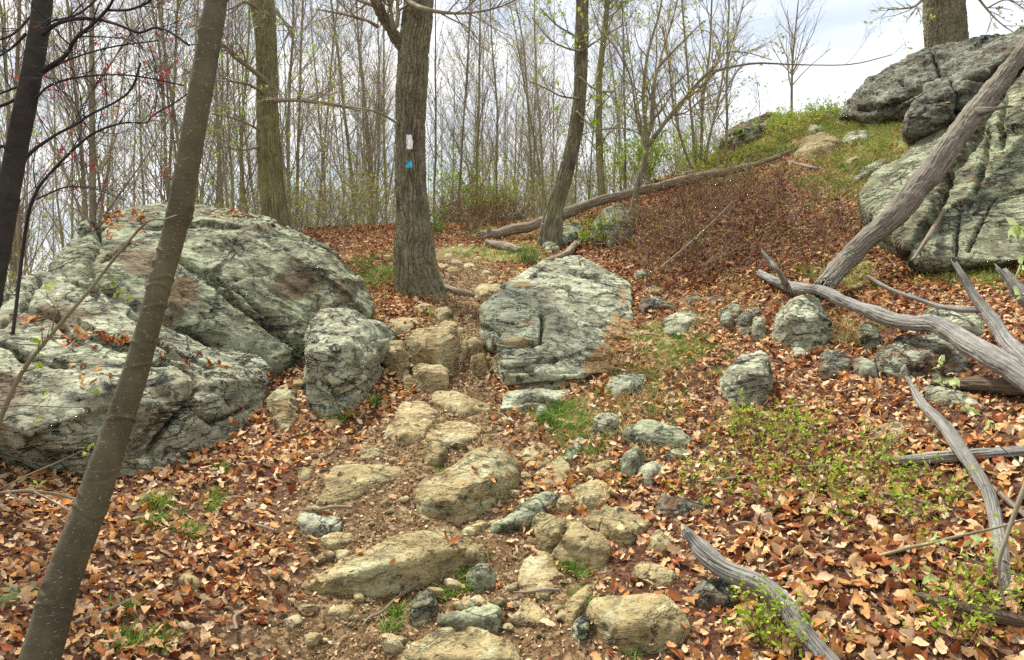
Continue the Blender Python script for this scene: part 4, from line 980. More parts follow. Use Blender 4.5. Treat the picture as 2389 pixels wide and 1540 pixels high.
def base_of(P):
    return np.array([P[0, 0], P[0, 1], ground_h(P[0, 0], P[0, 1])])

# ------------------------------------------------------------------ trees near the path
rng = np.random.default_rng(3)
# big oak with the blazes
P, R = pixpath([(990, 760, 146, 8.0), (985, 712, 124, 8.0), (974, 661, 108, 8.0), (967, 610, 98, 8.0), (966, 541, 88, 8.0), (964, 505, 80, 8.0), (957, 410, 71, 8.02), (957, 270, 70, 8.06), (964, 130, 74, 8.1), (974, 40, 70, 8.15), (980, -60, 66, 8.2), (986, -300, 60, 8.3)], 60)
org = base_of(P)
oak = tag(empty("oak_tree", org), "thick oak with blocky plated bark and two painted blazes, standing beside the trail", "tree")
trunk = bole("trunk", P, R, M_OAK, 'plates', oak, org, 170, 620, 1.0, flare=(0.22, 0.16, 6))
def limb(pts, mat, kind, parent, org, n=24, sides=28, rows=120, name="limb", seed=2.0):
    P, R = pixpath(pts, n)
    return bole(name, P, R, mat, kind, parent, org, sides, rows, seed), (P, R)
_, L1 = limb([(958, 125, 40, 8.1), (930, 95, 30, 8.05), (905, 60, 26, 8.0), (882, 15, 24, 7.95), (868, -40, 22, 7.9), (850, -200, 18, 7.9)], M_OAK, 'plates', oak, org, 24, 60, 200)
_, L2 = limb([(952, 5, 14, 7.95), (985, 20, 11, 7.6), (1040, 30, 8, 7.5), (1100, 30, 6, 7.4), (1160, 18, 4, 7.4), (1215, -5, 3, 7.4)], M_STEM, '', oak, org, 30, 10, 60)
_, L3 = limb([(880, 62, 9, 7.9), (850, 46, 6, 7.7), (800, 34, 5, 7.6), (740, 22, 3, 7.5)], M_STEM, '', oak, org, 24, 10, 60)
_, L4 = limb([(930, 290, 6, 7.95), (880, 262, 5, 7.7), (820, 250, 4, 7.6), (760, 240, 3, 7.6), (700, 228, 2.5, 7.5)], M_STEM, '', oak, org, 24, 8, 60)
crown(rng, [L1, L2, L3, L4, L2], [(9, 0.25, 1, 0.5, 1.1, 0.7, 0.5, 5, 0.18, 0.03), (5, 0.2, 1, 0.4, 1.0, 0.35, 0.6, 4, 0.2, 0.02), (3, 0.2, 1, 0.4, 1.0, 0.15, 0.7, 3, 0.2, 0.0)], oak, org, M_TWIG, leaf=(M_YOUNG, 0.03, 130, "foliage"))
# painted blazes: thin skins of paint that follow the bark
def blaze(name, x0, x1, y0, y1, colr, lab):
    m, nt, b = new_mat(name + "_paint", 0.6)
    c = mix(nt, ramp(nt, tnoise(nt, coords(nt, rnd=False), 60, 4, 0.7), [(0.3, g(0.55)), (0.5, g(0))]), colr, (colr[0] * 0.45, colr[1] * 0.45, colr[2] * 0.42))
    nt.links.new(c, b.inputs["Base Color"])
    dm = trunk.data
    n = len(dm.vertices); co = np.empty(n * 3, np.float32); dm.vertices.foreach_get("co", co); co = co.reshape(-1, 3) + org
    nr = np.empty(n * 3, np.float32); dm.vertex_normals.foreach_get("vector", nr); nr = nr.reshape(-1, 3)
    X, Y = PROJ(co)
    wob = 0.7 * noise3(co, 45, 3)
    inside = (X > x0 + wob) & (X < x1 + wob) & (Y > y0 + wob * 1.6) & (Y < y1 + wob * 1.6) & (co[:, 1] < 8.06)
    fs = [p.vertices[:] for p in dm.polygons if len(p.vertices) == 4 and all(inside[i] for i in p.vertices)]
    fs = np.array(fs); used, inv = np.unique(fs, return_inverse=True)
    flat = co[used] * 1.0
    flat = flat + nr[used] * 0.0035
    put(name, mesh_np(name, flat - org, inv.reshape(fs.shape), m), (0, 0, 0), trunk)["label"] = lab
blaze("white_blaze", 947, 963, 314, 350, (0.88, 0.88, 0.86), "upright rectangle of white trail paint")
blaze("blue_blaze", 947.5, 962, 375, 392, (0.04, 0.50, 0.80), "small square of sky-blue trail paint")

# smooth leaning trunk in front
P, R = pixpath([(50, 1680, 98, 2.72), (107, 1493, 88, 2.75), (145, 1357, 80, 2.8), (210, 1186, 73, 2.86), (268, 1015, 64, 2.92), (322, 849, 58, 2.96), (369, 678, 53, 3.0), (416, 500, 54, 3.06), (463, 239, 54, 3.1), (482, 130, 52, 3.14), (504, 0, 50, 3.18), (530, -220, 46, 3.2)], 60)
org = base_of(P)
t = tag(empty("leaning_tree", org), "smooth-barked tree leaning right across the huge boulders, its foot at the bottom left corner", "tree")
bole("trunk", P, R, M_BEECH, 'smooth', t, org, 110, 620, 2.0)
_, b1 = limb([(420, 500, 4, 3.05), (400, 506, 3.5, 2.95), (380, 514, 3, 2.9)], M_STEM, '', t, org, 8, 6, 12, name="twig")

# dark trunk at the upper left
P, R = pixpath([(-120, 1120, 64, 4.25), (-60, 850, 56, 4.25), (-16, 650, 50, 4.25), (12, 500, 48, 4.25), (40, 342, 47, 4.25), (74, 171, 45, 4.25), (94, 50, 41, 4.25), (101, -10, 40, 4.25), (125, -250, 36, 4.25)], 50)
org = base_of(P)
t = tag(empty("dark_tree", org), "dark leaning trunk at the upper left edge with arching branches reaching right", "tree")
bole("trunk", P, R, M_BDARK, 'smooth', t, org, 70, 400, 3.0)
ARCH = [[(100, 80, 11.7, 4.2), (133, 56, 9.1, 4.1), (178, 44, 8.5, 4.0), (232, 46, 7.8, 4.0), (280, 60, 6.5, 3.9), (325, 77, 5.9, 3.9), (359, 65, 5.2, 3.9), (393, 73, 5.2, 3.85), (441, 106, 6.5, 3.8)],
        [(99, 165, 11.7, 4.2), (150, 133, 10.4, 4.1), (178, 89, 8.5, 4.0), (219, 55, 7.8, 4.0), (246, 27, 6.5, 3.95), (263, 0, 6.5, 3.9), (280, -60, 5.2, 3.9)],
        [(250, 24, 6.5, 3.95), (294, 24, 5.9, 3.9), (328, 14, 5.2, 3.9), (352, 0, 5.2, 3.9), (400, -40, 3.9, 3.9)],
        [(63, 366, 9.1, 4.2), (89, 342, 7.8, 4.1), (137, 311, 6.5, 4.0), (178, 290, 6.5, 3.95), (212, 267, 5.9, 3.9), (273, 236, 5.2, 3.9), (308, 205, 5.2, 3.9), (328, 147, 4.5, 3.85)],
        [(100, 72, 6.5, 4.2), (119, 51, 5.2, 4.1), (171, 38, 5.2, 4.1), (205, 17, 4.5, 4.0), (232, -10, 3.9, 4.0)],
        [(82, 232, 6.5, 4.2), (113, 202, 5.2, 4.1), (164, 184, 5.2, 4.0), (240, 175, 3.9, 4.0), (320, 178, 3.9, 3.9), (430, 200, 3.2, 3.9)],
        [(85, 180, 6.5, 4.3), (160, 140, 3.9, 4.3), (260, 110, 3.9, 4.3), (370, 95, 3.2, 4.3)],
        [(60, 80, 7.8, 4.3), (30, 110, 6.5, 4.4), (0, 130, 5.2, 4.5), (-40, 150, 3.9, 4.5)], [(40, 230, 7.8, 4.3), (0, 248, 7.8, 4.2), (-50, 260, 6.5, 4.2)], [(70, 40, 6.5, 4.3), (30, 80, 5.2, 4.2), (-20, 100, 3.9, 4.2)],
        [(45, 200, 6.5, 4.3), (10, 215, 5.2, 4.2), (-30, 230, 3.9, 4.2)], [(30, 330, 6.5, 4.3), (0, 345, 5.2, 4.2), (-40, 350, 3.9, 4.2)]]
st = []
for k, a in enumerate(ARCH):
    _, pr = limb(a, M_TWIGD, '', t, org, 26, 7, 50, name="limb", seed=k); st.append(pr)
crown(rng, st, [(9, 0.15, 1, 0.4, 1.0, 0.42, 0.45, 5, 0.17, 0.02), (4, 0.2, 1, 0.4, 0.9, 0.20, 0.6, 4, 0.2, 0.0), (2, 0.2, 1, 0.4, 0.9, 0.07, 0.7, 2, 0.2, 0.0)], t, org, M_TWIGD, leaf=(M_REDLEAF, 0.02, 75, "blossom"))

# slim arching shrub stems at the left, rising behind the slab boulder
P, R = pixpath([(30, 780, 8, 4.9), (62, 523, 8, 4.8), (85, 448, 7.5, 4.7), (106, 417, 7, 4.65), (164, 356, 6, 4.6), (219, 311, 5.5, 4.5), (287, 287, 4.5, 4.5), (342, 287, 4, 4.5), (356, 270, 4, 4.5), (420, 232, 3.5, 4.4), (470, 190, 3, 4.4)], 46)
org = base_of(P)
t = tag(empty("arching_sapling", org), "dark slim sapling arching up from behind the pale slab boulder at the left edge", "sapling")
bole("trunk", P, R, M_TWIGD, '', t, org, 8, 90, 3.0)
_, pr1 = limb([(85, 465, 5, 4.7), (154, 437, 4, 4.6), (222, 441, 3, 4.5), (290, 468, 2.5, 4.4)], M_TWIGD, '', t, org, 24, 6, 40)
_, pr2 = limb([(164, 356, 4, 4.6), (190, 300, 3, 4.7), (170, 235, 2.5, 4.7), (130, 200, 2, 4.7)], M_TWIGD, '', t, org, 24, 6, 40)
crown(rng, [(P, R), pr1, pr2, (P, R)], [(10, 0.2, 1, 0.4, 1.0, 0.5, 0.45, 5, 0.15, 0.04), (4, 0.2, 1, 0.4, 0.9, 0.25, 0.6, 4, 0.2, 0.02), (2, 0.2, 1, 0.4, 0.9, 0.1, 0.7, 2, 0.2, 0.0)], t, org, M_TWIGD, leaf=(M_REDLEAF, 0.026, 60, "blossom"))

# thin foreground sapling crossing in front of the slab boulder
P, R = pixpath([(-40, 1080, 13, 3.3), (7, 962, 12, 3.3), (51, 869, 10.5, 3.3), (120, 780, 9, 3.3), (205, 681, 8, 3.3), (290, 575, 6.5, 3.3), (345, 517, 5, 3.3), (382, 512, 4, 3.3)], 36)
org = base_of(P)
t = tag(empty("thin_sapling", org), "thin brown sapling slanting up across the front of the pale slab boulder", "sapling")
bole("trunk", P, R, M_STEM, '', t, org, 10, 90, 3.0)
_, pr1 = limb([(205, 681, 5, 3.3), (240, 668, 4, 3.3), (265, 658, 3, 3.3)], M_STEM, '', t, org, 12, 6, 20)
_, pr2 = limb([(0, 952, 4, 3.3), (60, 946, 3, 3.25), (150, 950, 2.5, 3.2), (240, 948, 1.8, 3.2)], M_STEM, '', t, org, 16, 6, 30)
_, pr3 = limb([(-60, 1170, 5, 3.3), (0, 1141, 4, 3.2), (68, 1107, 3.5, 3.2), (147, 1073, 3, 3.15), (200, 1048, 2, 3.1)], M_STEM, '', t, org, 20, 6, 30)
_, pr4 = limb([(120, 780, 4, 3.3), (128, 720, 3, 3.3), (110, 690, 2, 3.3)], M_STEM, '', t, org, 12, 6, 20)
_, pr5 = limb([(51, 869, 4, 3.3), (95, 855, 2.5, 3.3), (130, 848, 2, 3.3)], M_STEM, '', t, org, 12, 6, 20)
crown(rng, [(P, R), pr1, pr2, pr3, pr4, pr5], [(4, 0.25, 1, 0.4, 1.0, 0.16, 0.4, 4, 0.15, 0.03)], t, org, M_STEM, leaf=(M_FRESH, 0.03, 16, "foliage"))

# furrowed trunk behind the boulder
P, R = pixpath([(652, 640, 66, 11.0), (645, 520, 62, 11.0), (640, 490, 60, 11.0), (632, 400, 57, 11.0), (627, 342, 56, 11.0), (624, 250, 50, 11.0), (622, 154, 48, 11.0), (618, 60, 52, 11.0), (609, 0, 56, 11.0), (600, -60, 58, 11.0), (595, -300, 50, 11.0)], 60)
org = base_of(P)
t = tag(empty("mossy_oak_tree", org), "furrowed mossy trunk rising behind the domed boulder, between the leaning trunk and the big oak", "tree")
bole("trunk", P, R, M_OAK2, 'furrows', t, org, 120, 520, 5.0, flare=(0.3, 0.1, 4))
ps = []
for k, a in enumerate([[(622, 190, 14, 10.9), (590, 165, 12, 10.7), (560, 140, 10, 10.5), (530, 110, 7, 10.4), (490, 100, 5, 10.2), (450, 118, 3, 10.1)],
                       [(640, 235, 10, 10.9), (690, 234, 8, 10.6), (740, 240, 7, 10.4), (800, 250, 5, 10.3), (860, 262, 3, 10.2)],
                       [(620, 220, 8, 10.9), (580, 198, 6, 10.6), (540, 190, 5, 10.4), (510, 175, 4, 10.3)],
                       [(612, 310, 7, 10.9), (580, 290, 5, 10.7), (540, 275, 4, 10.5), (495, 266, 3, 10.4)],
                       [(600, 20, 10, 10.9), (570, 5, 8, 10.7), (540, 20, 5, 10.5), (500, 30, 4, 10.4)],
                       [(612, 340, 6, 10.9), (570, 350, 4, 10.7), (530, 345, 3, 10.6)],
                       [(640, 20, 10, 10.9), (670, 60, 6, 10.6), (680, 65, 5, 10.5), (665, 95, 3, 10.5)]]):
    _, pr = limb(a, M_STEM, '', t, org, 26, 8, 50, seed=k); ps.append(pr)
crown(rng, ps, [(10, 0.2, 1, 0.4, 1.0, 0.8, 0.5, 5, 0.17, 0.03), (5, 0.2, 1, 0.4, 0.9, 0.4, 0.6, 4, 0.2, 0.0), (3, 0.2, 1, 0.4, 0.9, 0.2, 0.7, 3, 0.2, 0.0)], t, org, M_TWIG, leaf=(M_FRESH, 0.06, 90, "foliage"))

# curved dark trunk right of the path
P, R = pixpath([(1282, 590, 62, 10.5), (1285, 545, 52, 10.5), (1292, 496, 44, 10.5), (1305, 450, 38, 10.5), (1318, 410, 36, 10.5), (1342, 308, 33, 10.5), (1353, 205, 31, 10.5), (1356, 100, 31, 10.5), (1358, 0, 30, 10.5), (1360, -60, 29, 10.5), (1365, -300, 26, 10.5)], 60)
org = base_of(P)
t = tag(empty("curved_tree", org), "dark trunk curving up and right from the lower end of the long fallen log", "tree")
bole("trunk", P, R, M_OAK, 'furrows', t, org, 90, 460, 6.0, flare=(0.2, 0.15, 4))
ps = []
for k, a in enumerate([[(1354, 120, 6, 10.4), (1320, 112, 4, 10.2), (1280, 90, 3, 10.0), (1240, 40, 2.5, 9.9)], [(1350, 230, 6, 10.4), (1310, 225, 4, 10.2), (1270, 205, 3, 10.1), (1235, 190, 2.5, 10.0)],
                       [(1352, 90, 6, 10.4), (1300, 60, 4, 10.2), (1260, 20, 3, 10.0)], [(1356, 120, 6, 10.4), (1400, 90, 4, 10.2), (1450, 60, 3, 10.1)], [(1345, 260, 6, 10.4), (1390, 300, 4, 10.2), (1460, 300, 3, 10.1), (1530, 330, 2.5, 10.0)],
                       [(1352, 180, 5, 10.4), (1390, 210, 4, 10.2), (1430, 215, 3, 10.1)]]):
    _, pr = limb(a, M_STEM, '', t, org, 22, 7, 40, seed=k); ps.append(pr)
crown(rng, ps + [(P[20:], R[20:] * 0.15)] * 2, [(8, 0.2, 1, 0.5, 1.2, 0.6, 0.5, 5, 0.15, 0.0), (5, 0.2, 1, 0.4, 0.9, 0.3, 0.6, 4, 0.2, 0.0), (2, 0.2, 1, 0.4, 0.9, 0.15, 0.7, 3, 0.2, 0.0)], t, org, M_TWIG, leaf=(M_FRESH, 0.055, 190, "foliage"))

# thin mossy straight trunk behind it
P, R = pixpath([(1406, 500, 21, 13.2), (1403, 440, 19, 13.2), (1398, 350, 17, 13.2), (1397, 205, 15, 13.2), (1403, 130, 15, 13.2), (1411, 60, 14, 13.2), (1418, -20, 13, 13.2), (1430, -200, 10, 13.2)], 40)
org = base_of(P)
t = tag(empty("slim_tree", org), "slim straight green-tinged trunk standing just right of the curved dark trunk", "tree")
bole("trunk", P, R, M_GREENSTEM, 'furrows', t, org, 36, 240, 7.0)
crown(rng, [(P[8:], R[8:] * 0.6)], [(26, 0.05, 1, 0.5, 1.1, 1.2, 0.35, 5, 0.12, 0.05), (5, 0.2, 1, 0.4, 0.9, 0.5, 0.6, 4, 0.2, 0.02), (3, 0.2, 1, 0.4, 0.9, 0.25, 0.7, 3, 0.2, 0.0)], t, org, M_TWIG, leaf=(M_FRESH, 0.06, 260, "foliage"))

# multi-stemmed small tree on the slope
P, R = pixpath([(1464, 560, 22, 10.2), (1472, 505, 17, 10.2), (1486, 440, 15, 10.2), (1500, 385, 14, 10.2), (1511, 338, 14, 10.2)], 24)
org = base_of(P)
t = tag(empty("forked_tree", org), "small forked tree on the slope whose long limb reaches right across the sky", "tree")
bole("trunk", P, R, M_STEM, 'furrows', t, org, 34, 160, 8.0)
ps = []
for k, a in enumerate([[(1511, 340, 12, 10.2), (1532, 312, 10, 10.1), (1562, 270, 10, 10.0), (1590, 238, 9, 9.9), (1622, 200, 8, 9.8), (1650, 172, 7, 9.7), (1690, 160, 6, 9.6), (1760, 148, 5, 9.5), (1830, 150, 4, 9.4), (1900, 152, 3, 9.3), (1990, 150, 2.5, 9.2), (2080, 128, 2, 9.1)],
                       [(1511, 340, 10, 10.2), (1505, 290, 9, 10.2), (1500, 220, 8, 10.2), (1508, 140, 7, 10.2), (1520, 90, 6, 10.2), (1540, 20, 5, 10.2), (1548, -60, 4, 10.2)],
                       [(1508, 330, 9, 10.2), (1520, 280, 11, 10.3), (1525, 200, 9, 10.3), (1535, 160, 8, 10.4), (1560, 130, 6, 10.4), (1600, 90, 4, 10.4), (1640, 50, 3, 10.4)],
                       [(1505, 345, 7, 10.2), (1488, 290, 6, 10.1), (1480, 240, 5, 10.0), (1470, 180, 4, 9.9), (1440, 120, 3, 9.8), (1400, 70, 2.5, 9.7)],
                       [(1535, 160, 6, 10.4), (1545, 120, 4, 10.5), (1565, 60, 3, 10.5), (1580, 0, 3, 10.5)],
                       [(1650, 172, 5, 9.7), (1672, 150, 4, 9.6), (1690, 125, 3, 9.6), (1735, 122, 2.5, 9.5), (1800, 140, 2, 9.4)],
                       [(1562, 270, 6, 10.0), (1600, 262, 4, 9.9), (1640, 230, 3, 9.8), (1700, 210, 2, 9.7)],
                       [(1590, 238, 5, 9.9), (1640, 200, 4, 9.9), (1665, 165, 4, 9.9), (1680, 110, 3, 9.9), (1655, 60, 2, 9.9)]]):
    _, pr = limb(a, M_STEM, '', t, org, 30, 8, 70, seed=k); ps.append(pr)
crown(rng, ps, [(11, 0.1, 1, 0.4, 1.0, 0.75, 0.5, 5, 0.15, 0.04), (5, 0.2, 1, 0.4, 0.9, 0.35, 0.6, 4, 0.18, 0.02), (3, 0.2, 1, 0.4, 0.9, 0.15, 0.7, 3, 0.2, 0.0)], t, org, M_TWIG, leaf=(M_YOUNG, 0.045, 230, "foliage"))

# thick trunk on the outcrop
P, R = pixpath([(2206, 170, 94, 12.9), (2206, 110, 90, 12.9), (2205, 60, 89, 12.9), (2203, 0, 88, 12.9), (2200, -200, 84, 12.9)], 30)
org = np.array([P[0, 0], P[0, 1], P[0, 2]])
t = tag(empty("ridge_oak_tree", org), "thick dark trunk standing on top of the skyline outcrop at the upper right", "tree")
bole("trunk", P, R, M_OAK, 'plates', t, org, 130, 240, 9.0, flare=(0.4, 0.06, 5))
ps = []
for k, a in enumerate([[(2180, -40, 12, 12.7), (2140, 10, 6, 12.4), (2110, 20, 4, 12.3), (2070, 22, 3, 12.2)], [(2240, -60, 10, 12.6), (2300, 20, 5, 12.2), (2340, 60, 3, 12.0), (2388, 90, 2, 11.9)], [(2300, 20, 4, 12.2), (2350, 0, 3, 12.1), (2400, 30, 2, 12)]]):
    _, pr = limb(a, M_STEM, '', t, org, 22, 7, 40, seed=k); ps.append(pr)
crown(rng, ps, [(9, 0.3, 1, 0.4, 1.0, 0.6, 0.5, 5, 0.18, 0.0), (5, 0.2, 1, 0.4, 0.9, 0.3, 0.6, 4, 0.2, 0.0)], t, org, M_TWIG, leaf=(M_YOUNG, 0.05, 60, "foliage"))

# small bare tree on the skyline
P, R = pixpath([(1846, 290, 7, 14.0), (1846, 240, 6, 14.0), (1847, 180, 5.5, 14.0), (1850, 120, 4.5, 14.0), (1856, 60, 3.5, 14.0), (1862, 0, 2.5, 14.0)], 30)
org = base_of(P)
t = tag(empty("bare_sapling", org), "lone bare sapling against open sky beside the brown skyline slab", "sapling")
bole("trunk", P, R, M_STEM, '', t, org, 8, 60, 9.0)
crown(rng, [(P[8:], R[8:])], [(22, 0.0, 1, 0.45, 0.9, 1.0, 0.5, 5, 0.08, 0.07), (4, 0.2, 1, 0.3, 0.7, 0.35, 0.6, 4, 0.12, 0.04), (2, 0.2, 1, 0.3, 0.7, 0.15, 0.7, 3, 0.1, 0.0)], t, org, M_TWIG)

# clump of slim stems on the ridge
for k, (lab, pts) in enumerate([("slim stem at the left of the sapling clump on the ridge", [(1622, 420, 9, 13.0), (1618, 330, 7, 13.0), (1608, 230, 6, 13.1), (1600, 120, 5, 13.2), (1590, 0, 4, 13.2), (1585, -100, 3, 13.2)]),
                                ("straight middle stem of the sapling clump on the ridge", [(1632, 425, 9, 13.0), (1636, 330, 7, 13.0), (1640, 230, 6, 13.0), (1655, 120, 5, 12.9), (1660, 0, 4, 12.9), (1668, -100, 3, 12.8)]),
                                ("stem leaning right in the sapling clump on the ridge", [(1640, 425, 8, 13.1), (1650, 340, 7, 13.1), (1672, 250, 5, 13.2), (1690, 160, 4, 13.2), (1720, 60, 3, 13.3), (1740, -20, 2, 13.3)]),
                                ("stem leaning left in the sapling clump on the ridge", [(1625, 425, 7, 13.2), (1590, 330, 6, 13.3), (1570, 240, 5, 13.4), (1560, 150, 4, 13.4), (1545, 60, 3, 13.5)])]):
    P, R = pixpath(pts, 30); org = base_of(P)
    t = tag(empty("ridge_sapling", org), lab, "sapling", "saplings clumped on the ridge")
    bole("trunk", P, R, M_STEM, '', t, org, 8, 70, 9.0 + k)
    crown(rng, [(P[6:], R[6:])], [(20, 0.1, 1, 0.35, 0.8, 1.0, 0.5, 5, 0.1, 0.06), (5, 0.2, 1, 0.3, 0.8, 0.4, 0.6, 4, 0.14, 0.02), (3, 0.2, 1, 0.3, 0.7, 0.2, 0.7, 3, 0.1, 0.0)], t, org, M_TWIG, leaf=(M_YOUNG, 0.045, 90, "foliage"))

# ------------------------------------------------------------------ the thicket of saplings
def sapling_proto(H, r0, seed, bare):
    rg = np.random.default_rng(seed)
    S, D = np.zeros((1, 3)), np.array([[rg.normal(0, 0.05), rg.normal(0, 0.05), 1.0]])
    P, R = grow(rg, S, D, [H], [r0], 11, 0.045, 0.05)
    R = r0 * np.linspace(1, 0.16, 12)[None]
    P[:, :, 2] -= 0.25
    bag = Bag(); V, Fq = tubes(P, R, 8); bag.add(V, Fq, 0.5)
    tm = bag.mesh("trunk", M_STEM if seed % 3 else M_GREENSTEM)
    bg = Bag(); tips = []
    for (k, t0, t1, a0, a1, L, ra, seg, wig, up) in [(34, 0.10, 1, 0.3, 1.0, H * 0.22, 0.42, 5, 0.09, 0.09), (7, 0.15, 1, 0.3, 0.9, H * 0.10, 0.6, 4, 0.12, 0.05), (4, 0.2, 1, 0.3, 0.9, H * 0.045, 0.7, 3, 0.14, 0.03)]:
        S, D, r, t = spawn(rg, P, R, k, t0, t1, a0, a1)
        LL = L * rg.uniform(0.5, 1.25, len(S)) * (1 - 0.4 * t)
        P, R = grow(rg, S, D, LL, np.maximum(r * ra, 0.0020), seg, wig, up)
        V, Fq = tubes(P, R, 3); bg.add(V, Fq, 0.5)
        tips.append(P[:, 1:].reshape(-1, 3))
    cm = bg.mesh("crown", M_TWIG)
    pts = np.concatenate(tips[1:])
    if bare: pts = pts[pts[:, 2] < H * 0.55]
    n = 40 if bare else 110
    pk = np.repeat(pts[rg.integers(0, len(pts), n)], 3, 0) + rg.normal(0, 0.03, (n * 3, 3))
    V, Fc, a = leaf_quads(rg, pk, 0.045, 0.3); b3 = Bag(); b3.add(V, Fc, a)
    fm = b3.mesh("foliage", M_YOUNG if seed % 2 else M_FRESH)
    return tm, cm, fm
protos = [sapling_proto(H, r0, s, s % 3 != 0) for s, (H, r0) in enumerate([(7.5, 0.032), (8.5, 0.045), (6.5, 0.026), (7.0, 0.03), (9.0, 0.05), (6.0, 0.024), (8.0, 0.034), (5.5, 0.022), (7.2, 0.028), (8.8, 0.038)])]
PH = [7.5, 8.5, 6.5, 7.0, 9.0, 6.0, 8.0, 5.5, 7.2, 8.8]
first = {}
ZONES = [(-60, 600, 34, 8.6, "slender bare sapling in the far thicket left of the furrowed mossy trunk", "thicket saplings behind the huge boulders"),
         (660, 925, 22, 8.0, "slender sapling in the thicket between the furrowed trunk and the blazed oak", "thicket saplings between the two thick trunks"),
         (1005, 1330, 32, 5.4, "upright bare sapling in the thicket between the blazed oak and the curved trunk", "thicket saplings between the oak and the curved trunk"),
         (1330, 1700, 14, 4.6, "small bare sapling on the plateau beyond the long fallen log", "thicket saplings beyond the fallen log")]
rz = np.random.default_rng(77)
for (x0, x1, n, Hm, lab, grp) in ZONES:
    for k in range(n):
        px = rz.uniform(x0, x1); Y = 12.5 + 15 * rz.uniform() ** 1.3
        if x1 <= 600: Y = 11.5 + 16 * rz.uniform()
        x = (px - CX) / F * Y * 1.0
        z = float(ground_h(x, Y))
        i = int(rz.integers(0, 10)); Hn = Hm * rz.uniform(0.8, 1.2) + (max(0, 2.0 - z) if x1 <= 925 else 0)
        s = Hn / PH[i]
        e = tag(empty("thicket_sapling", (x, Y, z)), lab, "sapling", grp)
        e.scale = (s * 1.0, s * 1.0, s); e.rotation_euler = (rz.normal(0, 0.03), rz.normal(0, 0.03), rz.uniform(0, 6.28))
        for nm, mm in zip(("trunk", "crown", "foliage"), protos[i]):
            put(nm, mm, (0, 0, 0), e)

# ------------------------------------------------------------------ fallen wood
def log(name, pts, mat, label, cat, sides=40, rows=220, seed=1.0, kind='wood', group=None, forks=()):
    P, R = pixpath(pts, 50)
    org = P[0].copy()
    if not forks:
        o = bole(name, P, R, mat, kind, None, org, sides, rows, seed)
        return tag(o, label, cat, group)
    e = tag(empty(name, org), label, cat, group)
    bole("stem", P, R, mat, kind, e, org, sides, rows, seed)
    for k, f in enumerate(forks):
        P2, R2 = pixpath(f, 30)
        bole("fork", P2, R2, mat, kind, e, org, max(10, sides // 2), 90, seed + k)
    return e
def gd(px, py, lift=0.0):
    """distance of the ground at this picture position, a little nearer to lift things off it"""
    return float(hit(px, py)[0]) - lift
def gpts(pts, lift=0.05):
    return [(a, b, w, gd(a, b + w * 0.4, lift)) for (a, b, w) in pts]
log("fallen_log", [(1130, 548, 18, 11.6), (1160, 545, 24, 11.5), (1210, 534, 26, 11.4), (1250, 524, 26, 11.3), (1330, 494, 25, 11.2), (1400, 468, 23, 11.2), (1450, 456, 22, 11.2), (1550, 432, 22, 11.2), (1620, 416, 22, 11.2), (1700, 400, 18, 11.3), (1780, 378, 14, 11.4), (1848, 352, 8, 11.6)],
    M_BROWNWOOD, "long fallen log running up the slope from behind the curved dark trunk", "log", seed=1, rows=400, forks=[[(1145, 548, 16, 11.55), (1140, 535, 10, 11.5), (1142, 525, 5, 11.5)], [(1150, 548, 10, 11.5), (1120, 556, 5, 11.4), (1100, 552, 3, 11.4)]])
log("leaning_dead_tree", [(1925, 665, 44, 6.75), (1965, 615, 45, 7.05), (2010, 570, 47, 7.1), (2070, 520, 52, 7.1), (2120, 465, 55, 7.1), (2165, 410, 55, 7.15), (2215, 340, 52, 7.25), (2265, 275, 47, 7.4), (2320, 205, 44, 7.6), (2388, 118, 40, 7.7), (2470, 10, 37, 7.8)],
    M_LOGWOOD, "bare dead trunk leaning up across the great grey slab at the right", "dead trunk", sides=80, rows=420, seed=2, forks=[[(2280, 262, 26, 7.35), (2310, 256, 14, 7.25), (2345, 250, 6, 7.2)]])
log("dead_branch", gpts([(1777, 640, 16), (1805, 655, 20), (1845, 670, 26)], 0.15) + [(1880, 674, 27, 6.35), (1914, 678, 27, 6.2), (1965, 702, 28, 5.95), (2033, 728, 33, 5.65), (2085, 748, 36, 5.45), (2140, 755, 36, 5.25), (2175, 755, 42, 5.1), (2204, 765, 44, 5.0), (2256, 801, 46, 4.8), (2324, 838, 52, 4.55), (2388, 880, 56, 4.35), (2470, 935, 58, 4.15)],
    M_GREYWOOD, "long silvery bare branch lying across the rocks from the right edge", "dead branch", sides=56, rows=460, seed=3, forks=[[(1832, 662, 15, gd(1845, 685, 0.15)), (1815, 632, 12, 6.7), (1795, 608, 10, 6.75), (1780, 590, 7, 6.8)], [(2165, 760, 22, 5.12), (2172, 742, 16, 5.1), (2178, 736, 8, 5.1)]])
log("dead_branch", [(2440, 900, 46, 4.6), (2388, 838, 42, 4.8), (2351, 800, 36, 5.0), (2324, 758, 30, 5.15), (2290, 715, 26, 5.3), (2262, 675, 19, 5.4), (2245, 645, 16, 5.45), (2233, 625, 12, 5.5)], M_GREYWOOD, "forked grey branch behind the thick end of the long silvery one", "dead branch",
    sides=40, rows=240, seed=4, forks=[[(2292, 722, 18, 5.3), (2240, 722, 13, 5.5), (2187, 714, 12, 5.7), (2140, 698, 11, 5.85), (2095, 682, 9, 6.0), (2068, 671, 8, 6.1), (2040, 655, 7, 6.2), (2026, 645, 5, 6.25)]])
log("dead_branch", [(2120, 888, 10, 4.72), (2153, 945, 24, 4.45), (2204, 995, 30, 4.2), (2240, 1050, 32, 4.0), (2274, 1098, 33, 3.85), (2308, 1160, 34, 3.65), (2330, 1253, 32, 3.42), (2345, 1340, 28, 3.25), (2372, 1432, 18, 3.1)], M_GREYWOOD, "pale broken stick curving down beside the right edge, pointed at its upper tip", "dead branch", sides=40, rows=260, seed=5)
